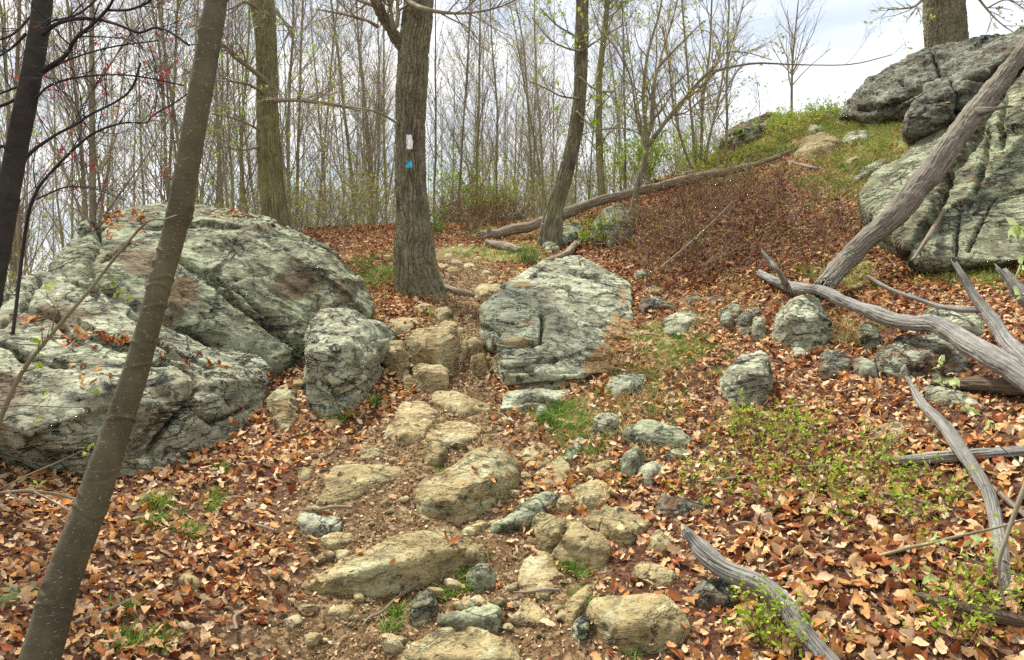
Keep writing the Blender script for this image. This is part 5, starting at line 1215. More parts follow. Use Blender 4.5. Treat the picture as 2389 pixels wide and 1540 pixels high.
log("driftwood_log", [(1618, 1262, 20, 3.62), (1630, 1275, 36, 3.6), (1660, 1306, 40, 3.52), (1695, 1332, 42, 3.46), (1740, 1350, 44, 3.4), (1785, 1370, 48, 3.33), (1828, 1412, 54, 3.24), (1868, 1470, 58, 3.12), (1925, 1540, 64, 3.0), (1990, 1620, 66, 2.88)], M_GREYWOOD, "curved weathered log with deep grain at the bottom, ending in a ragged upper tip", "log", sides=72, rows=300, seed=6)
log("dead_log", gpts([(2060, 1078, 18), (2110, 1074, 22), (2200, 1066, 26), (2300, 1058, 26), (2388, 1052, 26), (2440, 1048, 26)], 0.02), M_GREYWOOD, "grey half-buried log lying level in the leaves under the pale broken stick", "log", seed=7)
log("rotten_log", gpts([(2200, 893, 20), (2260, 896, 32), (2330, 900, 36), (2388, 906, 38), (2450, 910, 38)], 0.04), M_DARKWOOD, "dark rotten log at the right edge just under the long silvery branch", "log", seed=8)
log("stick", [(2050, 1297, 6, 3.45), (2120, 1278, 8, 3.4), (2170, 1268, 8, 3.35), (2226, 1253, 7, 3.3), (2320, 1232, 6, 3.2), (2400, 1208, 6, 3.15)], M_STEM, "thin bent stick held above the leaves, crossing the pale broken stick", "stick", sides=10, rows=60, seed=9, kind='')
log("rotten_log", gpts([(2160, 1394, 18), (2220, 1412, 28), (2300, 1432, 32), (2388, 1452, 32), (2430, 1462, 32)], 0.02), M_DARKWOOD, "dark decaying log in deep leaves near the bottom right corner", "log", seed=10)
log("stick", gpts([(160, 1458, 7), (215, 1438, 8), (273, 1413, 8), (330, 1388, 7), (395, 1366, 6)], 0.03), M_BROWNWOOD, "straight grey stick on the leaves right of the leaning tree's foot", "stick", sides=12, rows=60, seed=11, kind='')
log("stick", gpts([(986, 1355, 7), (955, 1374, 8), (920, 1400, 7), (889, 1428, 7), (862, 1440, 6), (845, 1460, 3)], 0.03), M_BROWNWOOD, "pale forked stick under the longest flat slab", "stick", sides=12, rows=60, seed=12, kind='', forks=[[(868, 1438, 5, gd(868, 1440, .03)), (840, 1442, 4, gd(840, 1444, .03)), (808, 1462, 3, gd(808, 1464, .03))]])
log("dead_branch", gpts([(1278, 610, 16), (1300, 602, 18), (1325, 590, 18), (1340, 572, 15), (1355, 560, 12), (1380, 556, 8)], 0.25), M_BROWNWOOD, "weathered root-like branch behind the top of the pale sloping boulder", "dead branch", sides=24, rows=90, seed=13)
log("dead_log", gpts([(1140, 566, 14), (1165, 572, 20), (1190, 578, 20), (1210, 584, 14)], 0.05), M_BROWNWOOD, "short crumbling log end in front of the fallen log's butt", "log", sides=24, rows=70, seed=14)
log("stick", gpts([(1838, 376, 6), (1865, 384, 8), (1890, 390, 8), (1908, 394, 5)], 0.05), M_GREYWOOD, "short pale stick above the brush on the right slope", "stick", sides=10, rows=40, seed=15, kind='')
log("stick", [(1540, 625, 4, 7.9), (1600, 575, 5, 8.2), (1660, 520, 4, 8.5), (1710, 470, 3, 8.8)], M_STEM, "slanting dead stem standing in the brown brush", "stick", sides=8, rows=50, seed=16, kind='')
log("stick", gpts([(1640, 620, 6), (1690, 596, 6), (1740, 570, 4)], 0.15), M_STEM, "dark dead stick in the leaves below the brown brush", "stick", sides=8, rows=50, seed=17, kind='')
log("stick", [(2020, 1092, 4, 4.3), (2050, 1066, 9, 4.25), (2075, 1040, 10, 4.3), (2100, 1020, 6, 4.35)], M_DARKWOOD, "charred stub beside the flat grey-tan stone", "stick", sides=14, rows=50, seed=18)
log("dead_branch", gpts([(-60, 1150, 7), (0, 1150, 8), (60, 1146, 9), (110, 1150, 8), (160, 1160, 7), (200, 1175, 5)], 0.16), M_BROWNWOOD, "tangled grey branch in the shade behind the leaning tree's foot", "dead branch", sides=12, rows=80, seed=19, kind='',
    forks=[[(80, 1148, 6, gd(80, 1150, .2)), (120, 1168, 5, gd(120, 1170, .2)), (180, 1200, 4, gd(180, 1202, .2))], [(20, 1150, 5, gd(20, 1150, .2)), (50, 1168, 4, gd(50, 1168, .2)), (90, 1180, 3, gd(90, 1182, .2))]])
log("tree_root", [(2280, 1108, 8, 3.85), (2330, 1150, 12, 3.7), (2388, 1200, 14, 3.5), (2440, 1240, 14, 3.4)], M_BROWNWOOD, "second thinner stick slanting down to the right edge beside the pale broken one", "stick", sides=16, rows=60, seed=20)
log("stick", [(2450, 1000, 10, 2.9), (2388, 1140, 12, 2.85), (2345, 1260, 10, 2.8), (2330, 1330, 7, 2.8), (2345, 1420, 5, 2.8)], M_STEM, "upright grey sapling stem cut by the right edge", "stick", sides=12, rows=60, seed=21, kind='')
log("dead_log", [(2345, 640, 20, 5.3), (2388, 690, 34, 5.2), (2440, 740, 40, 5.1)], M_GREYWOOD, "grey log end poking in at the right edge under the outcrop", "log", sides=30, rows=60, seed=22)
log("dead_branch", [(2130, 605, 8, 6.55), (2160, 560, 12, 6.7), (2185, 520, 10, 6.9), (2200, 490, 6, 7.05)], M_BROWNWOOD, "short dead stub leaning on the foot of the great grey slab", "dead branch", sides=14, rows=50, seed=23)
log("tree_root", gpts([(1035, 668, 12), (1060, 678, 16), (1085, 684, 14), (1105, 690, 8)], 0.02), M_BROWNWOOD, "root step crossing the trail right of the oak", "root", sides=20, rows=50, seed=24)
rs = np.random.RandomState(8)
stk_me = {}
for k, (a, b) in enumerate([(1440, 870), (1250, 1395), (960, 1300), (600, 1240), (1850, 960), (1900, 1100), (1700, 1130), (760, 1200), (1120, 905), (1560, 950), (1980, 920), (1500, 790), (560, 1450), (1760, 1240), (2080, 1170), (1460, 700)]):
    p = G(a, b, 0.025); i = k % 4
    if i not in stk_me:
        L = [0.32, 0.22, 0.42, 0.27][i]; th = rs.uniform(0, 3.14)
        pts = np.array([[-L / 2, 0, 0], [-L / 6, 0.02, 0.008], [L / 5, -0.015, 0.0], [L / 2, 0.01, 0.006]])
        c = path3(np.concatenate([pts, [[0.007], [0.008], [0.006], [0.003]]], 1), 16)
        V, Fq = tubes(c[None, :, :3], c[None, :, 3], 6); bg = Bag(); bg.add(V, Fq, 0.5); stk_me[i] = bg.mesh("stick", M_BROWNWOOD)
    o = tag(put("stick", stk_me[i], tuple(p)), "short dry twig lying loose on the forest floor", "stick", "short loose twigs on the ground")
    sl = 0.28
    o.rotation_euler = (sl, 0, rs.uniform(0, 6.28))

# ------------------------------------------------------------------ scattered ground cover
rc = np.random.default_rng(12)
def normals(x, y):
    e = 0.03
    n = np.stack([ground_h(x - e, y) - ground_h(x + e, y), ground_h(x, y - e) - ground_h(x, y + e), np.full(x.shape, 2 * e)], -1)
    return n / np.linalg.norm(n, axis=1, keepdims=True)
def scatter(n, y0, y1, fn, mx=0.68):
    """uniform over the ground in view, kept with probability fn(x, y)"""
    y = np.sqrt(rc.uniform(y0 ** 2, y1 ** 2, n)); x = rc.uniform(-1, 1, n) * (mx * y + 0.3)
    k = rc.uniform(size=n) < fn(x, y)
    return x[k], y[k]
def scat_poly(n, poly, fn=None):
    P = np.array([G(a, b) for a, b in poly])
    x = rc.uniform(P[:, 0].min(), P[:, 0].max(), n * 3); y = rc.uniform(P[:, 1].min(), P[:, 1].max(), n * 3)
    k = inpoly(x, y, [(p[0], p[1]) for p in P]); x, y = x[k][:n], y[k][:n]
    if fn is not None:
        k = rc.uniform(size=len(x)) < fn(x, y); x, y = x[k], y[k]
    return x, y
def leaf_templates():
    """curled dry leaves: a midrib, two sides, toothed or lobed outline"""
    out = []
    for (lob, curl, bend, wid) in [(0, 1.8, 0.5, 0.24), (0, 1.0, -0.6, 0.30), (1, 1.6, 0.7, 0.34), (0, 3.4, 0.9, 0.26), (1, 0.9, -0.5, 0.40), (0, 0.5, 0.35, 0.27), (0, 5.0, 0.3, 0.22), (1, 2.8, 0.2, 0.36), (1, 1.2, 0.9, 0.42), (0, 2.2, -0.8, 0.32), (1, 0.6, 0.2, 0.46), (0, 4.2, -0.4, 0.3)]:
        m = 7; V = []; 
        for i in range(m):
            s = i / (m - 1)
            w = wid * math.sin(math.pi * min(1, s * 0.94 + 0.03)) ** 0.75
            if lob: w *= (1.15 if i % 2 else 0.62)
            zz = bend * (s - 0.5) ** 2
            c = curl * w
            V += [(s - 0.5, -w * math.cos(c * 0.9), zz + w * math.sin(c) * 0.8), (s - 0.5, 0, zz), (s - 0.5, w * math.cos(c * 0.9), zz + w * math.sin(c) * 0.8)]
        Fc = []
        for i in range(m - 1):
            a = i * 3; Fc += [(a, a + 3, a + 4, a + 1), (a + 1, a + 4, a + 5, a + 2)]
        V = np.array(V); jr = np.random.RandomState(int(curl * 100) + lob); V = V + jr.normal(0, 0.022, V.shape); V[::3, 1] *= jr.uniform(0.65, 1.15, m); V[2::3, 1] *= jr.uniform(0.65, 1.15, m)
        out.append((V, np.array(Fc)))
    return out
TPL = leaf_templates()
def lay(bag, P, N, size, tilt, tpls, squash=1.0, col_a=None, flip=True):
    ids = rc.integers(0, len(tpls), len(P))
    for i, (V, Fc) in enumerate(tpls):
        k = ids == i; n = int(k.sum())
        if n == 0: continue
        nn = N[k] + rc.normal(0, tilt, (n, 3)); nn /= np.linalg.norm(nn, axis=1, keepdims=True)
        if flip: nn *= np.where(rc.uniform(size=n) < 0.4, -1, 1)[:, None]
        r = rc.normal(size=(n, 3)); u = r - (r * nn).sum(1, keepdims=True) * nn; u /= np.linalg.norm(u, axis=1, keepdims=True); v = np.cross(nn, u)
        s = (size * rc.uniform(0.6, 1.35, n))[:, None, None]
        X = P[k][:, None, :] + s * (V[None, :, 0:1] * u[:, None] + V[None, :, 1:2] * v[:, None] * squash + V[None, :, 2:3] * nn[:, None])
        m = len(V)
        ff = (Fc[None] + (np.arange(n) * m)[:, None, None]).reshape(-1, Fc.shape[1])
        c = rc.uniform(0, 1, n) if col_a is None else col_a[k]
        bag.add(X.reshape(-1, 3), ff, np.repeat(c, m))
def leafcol(x, y, lo=0.0):
    p = np.stack([x, y, x * 0], -1)
    red = -0.26 * smooth(6.3, 8.2, y + 0.6 * np.clip(x - 1, 0, 2)) * (x > 0.6) - 0.12 * smooth(5, 7, y) * (x < 0)
    return np.clip(rc.beta(1.6, 1.5, len(x)) + 0.28 * noise3(p, 0.9, 41) + lo + red, 0, 1)

# little flat chips for the crumbs
TPL4 = []
for k in range(4):
    rr_ = np.random.RandomState(k); a_ = np.sort(rr_.uniform(0, 6.28, 5)); V_ = np.stack([np.cos(a_) * 0.6, np.sin(a_) * rr_.uniform(0.15, 0.5), rr_.normal(0, 0.12, 5)], -1)
    TPL4.append((V_, np.array([[0, 1, 2], [0, 2, 3], [0, 3, 4]])))
# fallen leaves
def leaf_dens(x, y):
    p = np.stack([x, y, x * 0], -1)
    d = (1 - 0.96 * path_w(x, y)) * (1 - 0.80 * turf_w(x, y)) * np.clip(0.85 + 0.7 * noise3(p, 1.3, 51), 0.2, 1)
    return d * np.where(y > 9, 0.8, 1.0)
x, y = scatter(105000, 2.3, 13.5, leaf_dens)
P = np.stack([x, y, ground_h(x, y) + rc.uniform(0.004, 0.035, len(x))], -1)
bag = Bag(); big = smooth(0.5, 1.6, x) * smooth(4.6, 3.8, y)
sz_l = 0.050 + 0.026 * big + 0.008 * noise3(np.stack([x, y, x * 0], -1), 2.0, 71)
half = rc.uniform(size=len(x)) < 0.5
LC = leafcol(x, y, 0.02); LN = normals(x, y)
for sgn, til in ((half, 0.35), (~half, 0.9)):
    for q0, q1 in ((0, .048), (.048, .06), (.06, .2)):
        kk = sgn & (sz_l >= q0) & (sz_l < q1)
        if kk.any(): lay(bag, P[kk], LN[kk], float(sz_l[kk].mean()), til, TPL, col_a=LC[kk])
tag(put("fallen_leaves", bag.mesh("fallen_leaves", M_LEAF)), "brown and red fallen leaves covering the slope", "leaves", kind="stuff")
# a few leaves caught on the boulders and slabs
from mathutils.bvhtree import BVHTree
_pp = []
for o in list(bpy.data.objects):
    if o.type == 'MESH' and o.get("category") in ("boulder", "rock", "rock outcrop") and o.name.startswith(("boulder", "rock")):
        mm = o.data; nv = len(mm.vertices); c = np.empty(nv * 3, np.float32); mm.vertices.foreach_get("co", c); c = c.reshape(-1, 3) + np.array(o.location)
        _pp.append(BVHTree.FromPolygons([tuple(q) for q in c], [tuple(p.vertices) for p in mm.polygons]) if nv > 9000 else None)
_pp = [q for q in _pp if q]
LP, LNn = [], []
for (a, b, rx, ry, n) in [(285, 503, 60, 14, 60), (250, 520, 40, 25, 40), (390, 530, 50, 30, 25), (560, 498, 60, 14, 40), (640, 520, 40, 12, 14), (235, 790, 60, 14, 46), (330, 800, 50, 10, 30), (150, 790, 60, 20, 20), (200, 880, 60, 30, 8), (470, 850, 60, 8, 16), (560, 985, 30, 5, 10), (620, 880, 25, 20, 20), (60, 740, 40, 30, 12),
                          (420, 835, 40, 6, 10), (2200, 250, 60, 20, 12), (2300, 400, 60, 80, 8), (2190, 470, 10, 40, 12), (1300, 700, 120, 60, 6), (1440, 790, 30, 40, 10), (1070, 1130, 60, 40, 3), (950, 1300, 120, 30, 9), (1000, 1100, 400, 300, 30), (1450, 1100, 300, 250, 40), (1950, 850, 250, 90, 20)]:
    for _k in range(n):
        u_ = rc.normal(0, 0.55, 2); px_, py_ = a + rx * u_[0], b + ry * u_[1]
        o_ = Vector((0, 0, CAM_Z)); dr = Vector(W(px_, py_, 1.0)) - o_; dr.normalize()
        bestd, bn, bl = 1e9, None, None
        for q in _pp:
            lo_, no_, ix_, ds_ = q.ray_cast(o_, dr)
            if lo_ is not None and ds_ < bestd: bestd, bn, bl = ds_, no_, lo_
        if bl is not None and bn.z > 0.35 and bl.z > ground_h(bl.x, bl.y):
            LP.append(np.array(bl) + np.array(bn) * 0.008); LNn.append(np.array(bn))
bag = Bag(); lay(bag, np.array(LP), np.array(LNn), 0.055, 0.25, TPL, col_a=rc.uniform(0.05, 0.6, len(LP)))
tag(put("leaves_on_rocks", bag.mesh("leaves_on_rocks", M_LEAF)), "scattered dead leaves caught on top of the boulders", "leaves", kind="stuff")
# crumbs of leaf, bark and grit over the trail and between leaves
x, y = scatter(230000, 2.3, 9.5, lambda x, y: 0.35 + 0.65 * path_w(x, y))
P = np.stack([x, y, ground_h(x, y) + rc.uniform(0.001, 0.010, len(x))], -1)
bag = Bag(); lay(bag, P, normals(x, y), 0.019, 0.6, TPL4, squash=0.8)
tag(put("leaf_crumbs", bag.mesh("leaf_crumbs", M_CHIP)), "crumbled leaf bits strewn over the dirt trail", "leaf debris", kind="stuff")
# gravel
def pebble_tpl(seed):
    bm = bmesh.new(); bmesh.ops.create_icosphere(bm, subdivisions=2, radius=0.5)
    V = np.array([v.co[:] for v in bm.verts]); Fc = np.array([[v.index for v in f.verts] for f in bm.faces]); bm.free()
    V = V * (1 + 0.35 * noise3(V, 2.0, seed)[:, None]); 
    for _ in range(9):
        nrm = np.random.RandomState(seed * 10 + _).normal(size=3); nrm /= np.linalg.norm(nrm)
        dd = V @ nrm - 0.33; V = V - np.clip(dd, 0, None)[:, None] * nrm
    V[:, 2] *= 0.55
    return V, Fc
PEB = [pebble_tpl(s) for s in range(5)]
def grav_d(x, y):
    p = np.stack([x, y, x * 0], -1)
    return np.clip(path_w(x, y) * (0.5 + 0.9 * noise3(p, 1.7, 61)), 0.02, 1) * (0.35 + 0.65 * smooth(3.8, 5.2, y))
x, y = scatter(15000, 2.5, 12.0, grav_d)
P = np.stack([x, y, ground_h(x, y) + 0.002], -1)
bag = Bag(); lay(bag, P, normals(x, y), 0.030, 0.12, PEB, flip=False)
tag(put("gravel", bag.mesh("gravel", M_GRAVEL)), "small tan gravel on the trodden trail", "gravel", kind="stuff")
# loose stones one can count
gl = np.array([0.10, 0.08, 0.15, 0.12, 0.07])
st_me = []
for i, (V, Fc) in enumerate(PEB):
    bm = bmesh.new(); 
    vs = [bm.verts.new(v * gl[i]) for v in V]; [bm.faces.new([vs[j] for j in f]) for f in Fc]
    bmesh.ops.subdivide_edges(bm, edges=bm.edges[:], cuts=1, use_grid_fill=True)
    me = bpy.data.meshes.new("loose_stone"); bm.to_mesh(me); bm.free(); me.materials.append(M_TAN)
    me.polygons.foreach_set("use_smooth", np.ones(len(me.polygons), bool)); st_me.append(me)
rs = np.random.RandomState(21)
cand = [(rs.uniform(640, 1330), rs.uniform(965, 1530)) for _ in range(100)] + [(rs.uniform(980, 1170), rs.uniform(690, 910)) for _ in range(14)]
for k, (a, b) in enumerate(cand):
    p = G(a, b, 0.004); sc_ = rs.uniform(0.45, 1.0)
    o = tag(put("loose_stone", st_me[k % 5], tuple(p)), "small loose tan stone lying on the dirt trail", "stone", "small loose stones on the trail")
    o.scale = (sc_, sc_, sc_); o.rotation_euler = (0.25 + rs.normal(0, .15), rs.normal(0, .15), rs.uniform(0, 6.28))

# grass
def blades(P, h, spread, nb, width=0.0035, cols=None, bendy=0.6):
    """nb blades at each P; returns vertices, faces and colours"""
    S = np.repeat(P, nb, 0); N = len(S)
    S = S + np.stack([rc.normal(0, spread, N), rc.normal(0, spread, N), np.zeros(N)], -1)
    S[:, 2] = ground_h(S[:, 0], S[:, 1]) - 0.005
    d = rc.normal(0, 0.45, (N, 3)); d[:, 2] = 1; d /= np.linalg.norm(d, axis=1, keepdims=True)
    hh = h * rc.uniform(0.45, 1.2, N)
    out = rc.normal(size=(N, 3)); out[:, 2] = 0; out /= np.linalg.norm(out, axis=1, keepdims=True)
    side = np.cross(d, out); side /= np.linalg.norm(side, axis=1, keepdims=True)
    M = 4; Vs = []
    for i in range(M):
        s = i / (M - 1)
        c = S + d * (hh * s)[:, None] + out * (hh * bendy * s * s)[:, None] + np.array([0, 0, -1]) * (hh * bendy * 0.45 * s * s)[:, None]
        w = width * (1 - s * 0.92)
        Vs += [c - side * w, c + side * w]
    V = np.stack(Vs, 1)
    b = (np.arange(N) * 2 * M)[:, None]
    Fc = np.concatenate([b + np.array([[2 * i, 2 * i + 1, 2 * i + 3, 2 * i + 2]]) for i in range(M - 1)])
    c = np.repeat(np.repeat(cols, nb) if cols is not None else rc.uniform(0, 1, N), 2 * M)
    return V.reshape(-1, 3), Fc, c
gb, sb = Bag(), Bag()
def clump(px, py, r, n, h=0.10, bag=gb, nb=14, spread=0.018, width=0.003):
    p = G(px, py); rr = r / F * p[1]
    x = p[0] + rc.normal(0, rr * 0.6, n); y = p[1] + rc.normal(0, rr * 0.9, n)
    bag.add(*blades(np.stack([x, y, ground_h(x, y)], -1), h, spread, nb, width))
for (a, b, r, n, h) in [(1340, 1000, 70, 34, .09), (1275, 985, 14, 12, .12), (1300, 960, 25, 12, .08), (1560, 800, 90, 40, .08), (1620, 830, 50, 16, .08), (1500, 880, 60, 14, .07), (1540, 940, 50, 14, .08), (1420, 920, 20, 6, .08),
                        (380, 1175, 18, 7, .12), (375, 1215, 25, 8, .08), (440, 1250, 22, 9, .08), (500, 1190, 14, 5, .09), (515, 1098, 8, 3, .08), (500, 1160, 10, 3, .08), (1255, 1195, 8, 3, .09), (1030, 1110, 6, 2, .08), (930, 1430, 14, 3, .08), (905, 1470, 12, 3, .07), (1060, 1370, 30, 9, .06),
                        (1345, 1330, 24, 8, .09), (1355, 1410, 20, 6, .08), (1110, 1345, 40, 10, .06), (1460, 1110, 20, 6, .08), (1370, 1050, 26, 7, .06), (1480, 1520, 10, 4, .07), (1020, 1260, 10, 2, .05), (870, 650, 55, 26, .10), (850, 620, 60, 24, .10), (905, 640, 22, 12, .12), (900, 600, 40, 12, .1),
                        (1000, 735, 8, 5, .09), (865, 745, 14, 6, .07), (1240, 608, 60, 26, .09), (1180, 590, 60, 26, .09), (1100, 590, 50, 14, .07), (1200, 640, 30, 8, .07), (1250, 560, 60, 16, .09), (1520, 1500, 14, 3, .05), (300, 1500, 26, 6, .08), (370, 1500, 26, 6, .08), (285, 1420, 20, 4, .06),
                        (1870, 640, 30, 10, .10), (1960, 640, 50, 18, .09), (2230, 640, 70, 26, .10), (2300, 650, 50, 16, .09), (2060, 760, 14, 4, .08), (1950, 310, 60, 34, .12), (2090, 300, 50, 34, .12), (2060, 340, 60, 30, .12), (1900, 270, 60, 24, .14), (1830, 300, 60, 24, .14), (2000, 400, 50, 14, .1),
                        (2010, 330, 90, 40, .12), (1740, 400, 60, 14, .1), (1150, 540, 80, 20, .10), (1090, 545, 40, 12, .1), (1800, 1180, 60, 6, .06)]:
    clump(a, b, r, int(n * 1.5), h)
for (a, b, r, n, h) in [(1500, 980, 120, 26, .12), (1450, 960, 60, 14, .13), (1560, 860, 120, 26, .10), (1650, 740, 110, 26, .12), (1720, 690, 100, 26, .12), (1980, 790, 30, 18, .16), (1960, 760, 30, 10, .14), (2000, 320, 120, 80, .16), (1900, 330, 90, 46, .16), (2060, 380, 70, 40, .16), (1950, 420, 90, 30, .16),
                        (2090, 290, 60, 40, .16), (1700, 440, 90, 20, .12), (1780, 680, 80, 14, .10), (1680, 960, 120, 16, .08), (1230, 945, 30, 10, .08), (1620, 760, 40, 14, .12), (2200, 640, 90, 20, .12), (930, 760, 30, 6, .08), (880, 690, 40, 10, .1), (900, 660, 40, 16, .12), (1340, 1010, 80, 18, .1),
                        (1380, 1120, 90, 12, .09), (1460, 840, 60, 14, .12), (1130, 600, 120, 40, .09), (1950, 650, 140, 24, .1), (2330, 660, 60, 14, .12), (1980, 640, 120, 18, .1)]:
    clump(a, b, r, int(n * 1.4), h, bag=sb, nb=12, spread=0.03, width=0.0022)
for (a, b, r, n, h) in [(1900, 300, 120, 60, .14), (2040, 290, 110, 70, .14), (2000, 360, 110, 50, .12), (1960, 430, 80, 22, .1), (1780, 360, 90, 30, .12)]:
    clump(a, b, r, n * 3, h, width=0.005); clump(a, b, r, n * 4, h * 1.1, bag=sb, nb=12, spread=0.05, width=0.004)
tag(put("grass", gb.mesh("grass", M_GRASS)), "fresh green grass tufts among stones and leaves", "grass", kind="stuff")
tag(put("dry_grass", sb.mesh("dry_grass", M_STRAW)), "pale dry grass on the slope", "grass", kind="stuff")
# broad strap-leaved tufts at the foot of the upright boulder
def strap(px, py, n, h, label):
    p = G(px, py); bag = Bag()
    bag.add(*blades(np.tile(p, (1, 1)), h, 0.012, n, 0.0065, bendy=0.9)); bag.V[0] -= p
    tag(put("grass_tuft", bag.mesh("grass_tuft", M_GRASS), tuple(p)), label, "grass tuft")
strap(872, 945, 26, 0.17, "bright strap-leaved tuft against the right foot of the upright grey boulder")
strap(800, 982, 30, 0.15, "dark fine tuft spreading under the left foot of the upright grey boulder")

# brush: dead brown twigs and low green bushes
def brush(x, y, h, stems, twigs, a0=0.1, r=0.0022, cols=(0, 1), spread=0.55, sides=3):
    n = len(x); S = np.repeat(np.stack([x, y, ground_h(x, y) - 0.02], -1), stems, 0)
    D = rc.normal(0, spread, (len(S), 3)); D[:, 2] = 1; D /= np.linalg.norm(D, axis=1, keepdims=True)
    P, R = grow(rc, S, D, h * rc.uniform(0.5, 1.2, len(S)), r, 5, 0.16, 0.03)
    out = [(P, R)]
    S, D, rr, t = spawn(rc, P, R, twigs, 0.25, 1, 0.4, 1.1)
    P2, R2 = grow(rc, S, D, h * 0.42 * rc.uniform(0.5, 1.2, len(S)), r * 0.6, 3, 0.18, 0.02)
    out.append((P2, R2))
    return out
def brush_obj(name, sets, mat, label, cat, leafset=None, kind="stuff", org=None):
    bag = Bag(); tips = []
    for br in sets:
        for P, R in br:
            V, Fq = tubes(P, R, 3); c = np.repeat(rc.uniform(0, 1, len(P)), P.shape[1] * 3); bag.add(V, Fq, c)
        tips.append(br[-1][0][:, 1:].reshape(-1, 3))
    o = tag(put(name, bag.mesh(name, mat)), label, cat, kind=kind)
    return o, np.concatenate(tips)
# brown dry brush on the right slope
POLY_B = [(1400, 640), (1400, 560), (1470, 500), (1560, 470), (1700, 440), (1800, 430), (1930, 470), (2020, 520), (2000, 580), (1900, 640), (1750, 640), (1600, 680), (1500, 690)]
x, y = scat_poly(170, POLY_B)
x2, y2 = scat_poly(90, [(1020, 560), (1020, 490), (1150, 480), (1240, 500), (1160, 545)])
xx_ = np.concatenate([x, x2]); yy_ = np.concatenate([y, y2])
o, tips = brush_obj("dry_brush", [brush(xx_, yy_, 0.58, 3, 5, r=0.0045)], M_BRUSH, "tangle of reddish brown leafless brush on the slope", "brush")
pk = tips[rc.integers(0, len(tips), 2600)]; V, Fc, a = leaf_quads(rc, pk, 0.026, 0); b3 = Bag(); b3.add(V, Fc, a)
tag(put("brush_foliage", b3.mesh("brush_foliage", M_YOUNG)), "tiny olive leaves on the brown brush", "foliage", kind="stuff")
# low huckleberry with fresh leaves, lower right and patches
POLY_G = [(1780, 1130), (1850, 1060), (1960, 1040), (2100, 1110), (2230, 1160), (2230, 1250), (2100, 1290), (1930, 1260), (1820, 1200)]
x, y = scat_poly(60, POLY_G)
x2, y2 = scat_poly(26, [(1740, 1450), (1860, 1480), (1900, 1545), (1780, 1545)])
x3, y3 = scat_poly(26, [(2140, 1420), (2388, 1350), (2388, 1545), (2200, 1545)])
x4, y4 = scat_poly(40, [(1690, 1000), (1900, 980), (1950, 1060), (1720, 1130)])
x5, y5 = scat_poly(12, [(1590, 1120), (1700, 1120), (1700, 1200), (1590, 1200)])
xs_, ys_ = np.concatenate([x, x2, x3, x4, x5]), np.concatenate([y, y2, y3, y4, y5])
o, tips = brush_obj("low_shrubs", [brush(xs_, ys_, 0.22, 3, 3, r=0.0014)], M_BRUSH, "low wiry shrubs rooted in the leaf litter at the lower right", "undergrowth")
pk = tips[rc.integers(0, len(tips), 3600)]; V, Fc, a = leaf_quads(rc, pk, 0.024, 0.0); b3 = Bag(); b3.add(V, Fc, a)
tag(put("shrub_foliage", b3.mesh("shrub_foliage", M_FRESH)), "small bright leaves on the low wiry shrubs", "foliage", kind="stuff")
x, y = scat_poly(220, [(1560, 440), (1640, 405), (1700, 385), (1780, 345), (1860, 285), (1955, 262), (1960, 278), (1880, 310), (1800, 360), (1740, 395), (1650, 430)])
o, tips = brush_obj("ridge_shrubs", [brush(x, y, 0.24, 4, 4, r=0.0028)], M_TWIG, "low green-leaved shrubs along the ridge line", "undergrowth")
pk = tips[rc.integers(0, len(tips), 9000)]; V, Fc, a = leaf_quads(rc, pk, 0.032, 0.0); b3 = Bag(); b3.add(V, Fc, a)
tag(put("ridge_foliage", b3.mesh("ridge_foliage", M_YOUNG)), "olive green leaves on the low ridge shrubs", "foliage", kind="stuff")
# green undergrowth under the thicket and along the ridge
def band(n, px0, px1, y0, y1):
    Y = rc.uniform(y0, y1, n); X = (rc.uniform(px0, px1, n) - CX) / F * Y
    return X, Y
xa, ya = band(330, -100, 920, 11.5, 18); xb, yb = band(230, 1010, 1700, 13.5, 19); xc, yc = scat_poly(0, [(1600, 420), (1700, 380), (1830, 320), (1950, 265), (1960, 300), (1850, 350), (1720, 420)])
xd, yd = band(110, -150, 240, 8.0, 11.5)
XS, YS = np.concatenate([xa, xb, xc, xd]), np.concatenate([ya, yb, yc, yd])
o, tips = brush_obj("undergrowth", [brush(XS, YS, 1.0, 5, 5, r=0.0035)], M_TWIG, "dense stems of undergrowth beneath the thicket", "undergrowth")
pk = tips[rc.integers(0, len(tips), 30000)]; V, Fc, a = leaf_quads(rc, pk, 0.045, 0.0); b3 = Bag(); b3.add(V, Fc, a)
tag(put("undergrowth_foliage", b3.mesh("undergrowth_foliage", M_YOUNG)), "olive green young leaves on the undergrowth below the thicket", "foliage", kind="stuff")
# far wood beyond the plateau, one mass of stems
n = 130; Y = rc.uniform(24, 46, n); X = (rc.uniform(-200, 1850, n) - CX) / F * Y
S = np.stack([X, Y, ground_h(X, Y) - 0.3], -1); D = rc.normal(0, 0.05, (n, 3)); D[:, 2] = 1
bag = Bag(); Hh = np.where(X < -3, 9.5, 7.0) * rc.uniform(0.75, 1.15, n) + np.clip(2 - S[:, 2], 0, 6)
P, R = grow(rc, S, D, Hh, 0.032, 7, 0.035, 0.04); V, Fq = tubes(P, R, 4); bag.add(V, Fq, 0.5)
S, D, r, t = spawn(rc, P, R, 24, 0.15, 1, 0.3, 0.7); P, R = grow(rc, S, D, 1.7 * (1 - 0.5 * t), 0.009, 4, 0.08, 0.1); V, Fq = tubes(P, R, 3); bag.add(V, Fq, 0.5)
S, D, r, t = spawn(rc, P, R, 4, 0.2, 1, 0.3, 0.8); P, R = grow(rc, S, D, 0.6, 0.005, 2, 0.1, 0.05); V, Fq = tubes(P, R, 3); bag.add(V, Fq, 0.5)
tag(put("far_wood", bag.mesh("far_wood", M_TWIG)), "far mass of bare stems and twigs beyond the plateau", "wood", kind="stuff")

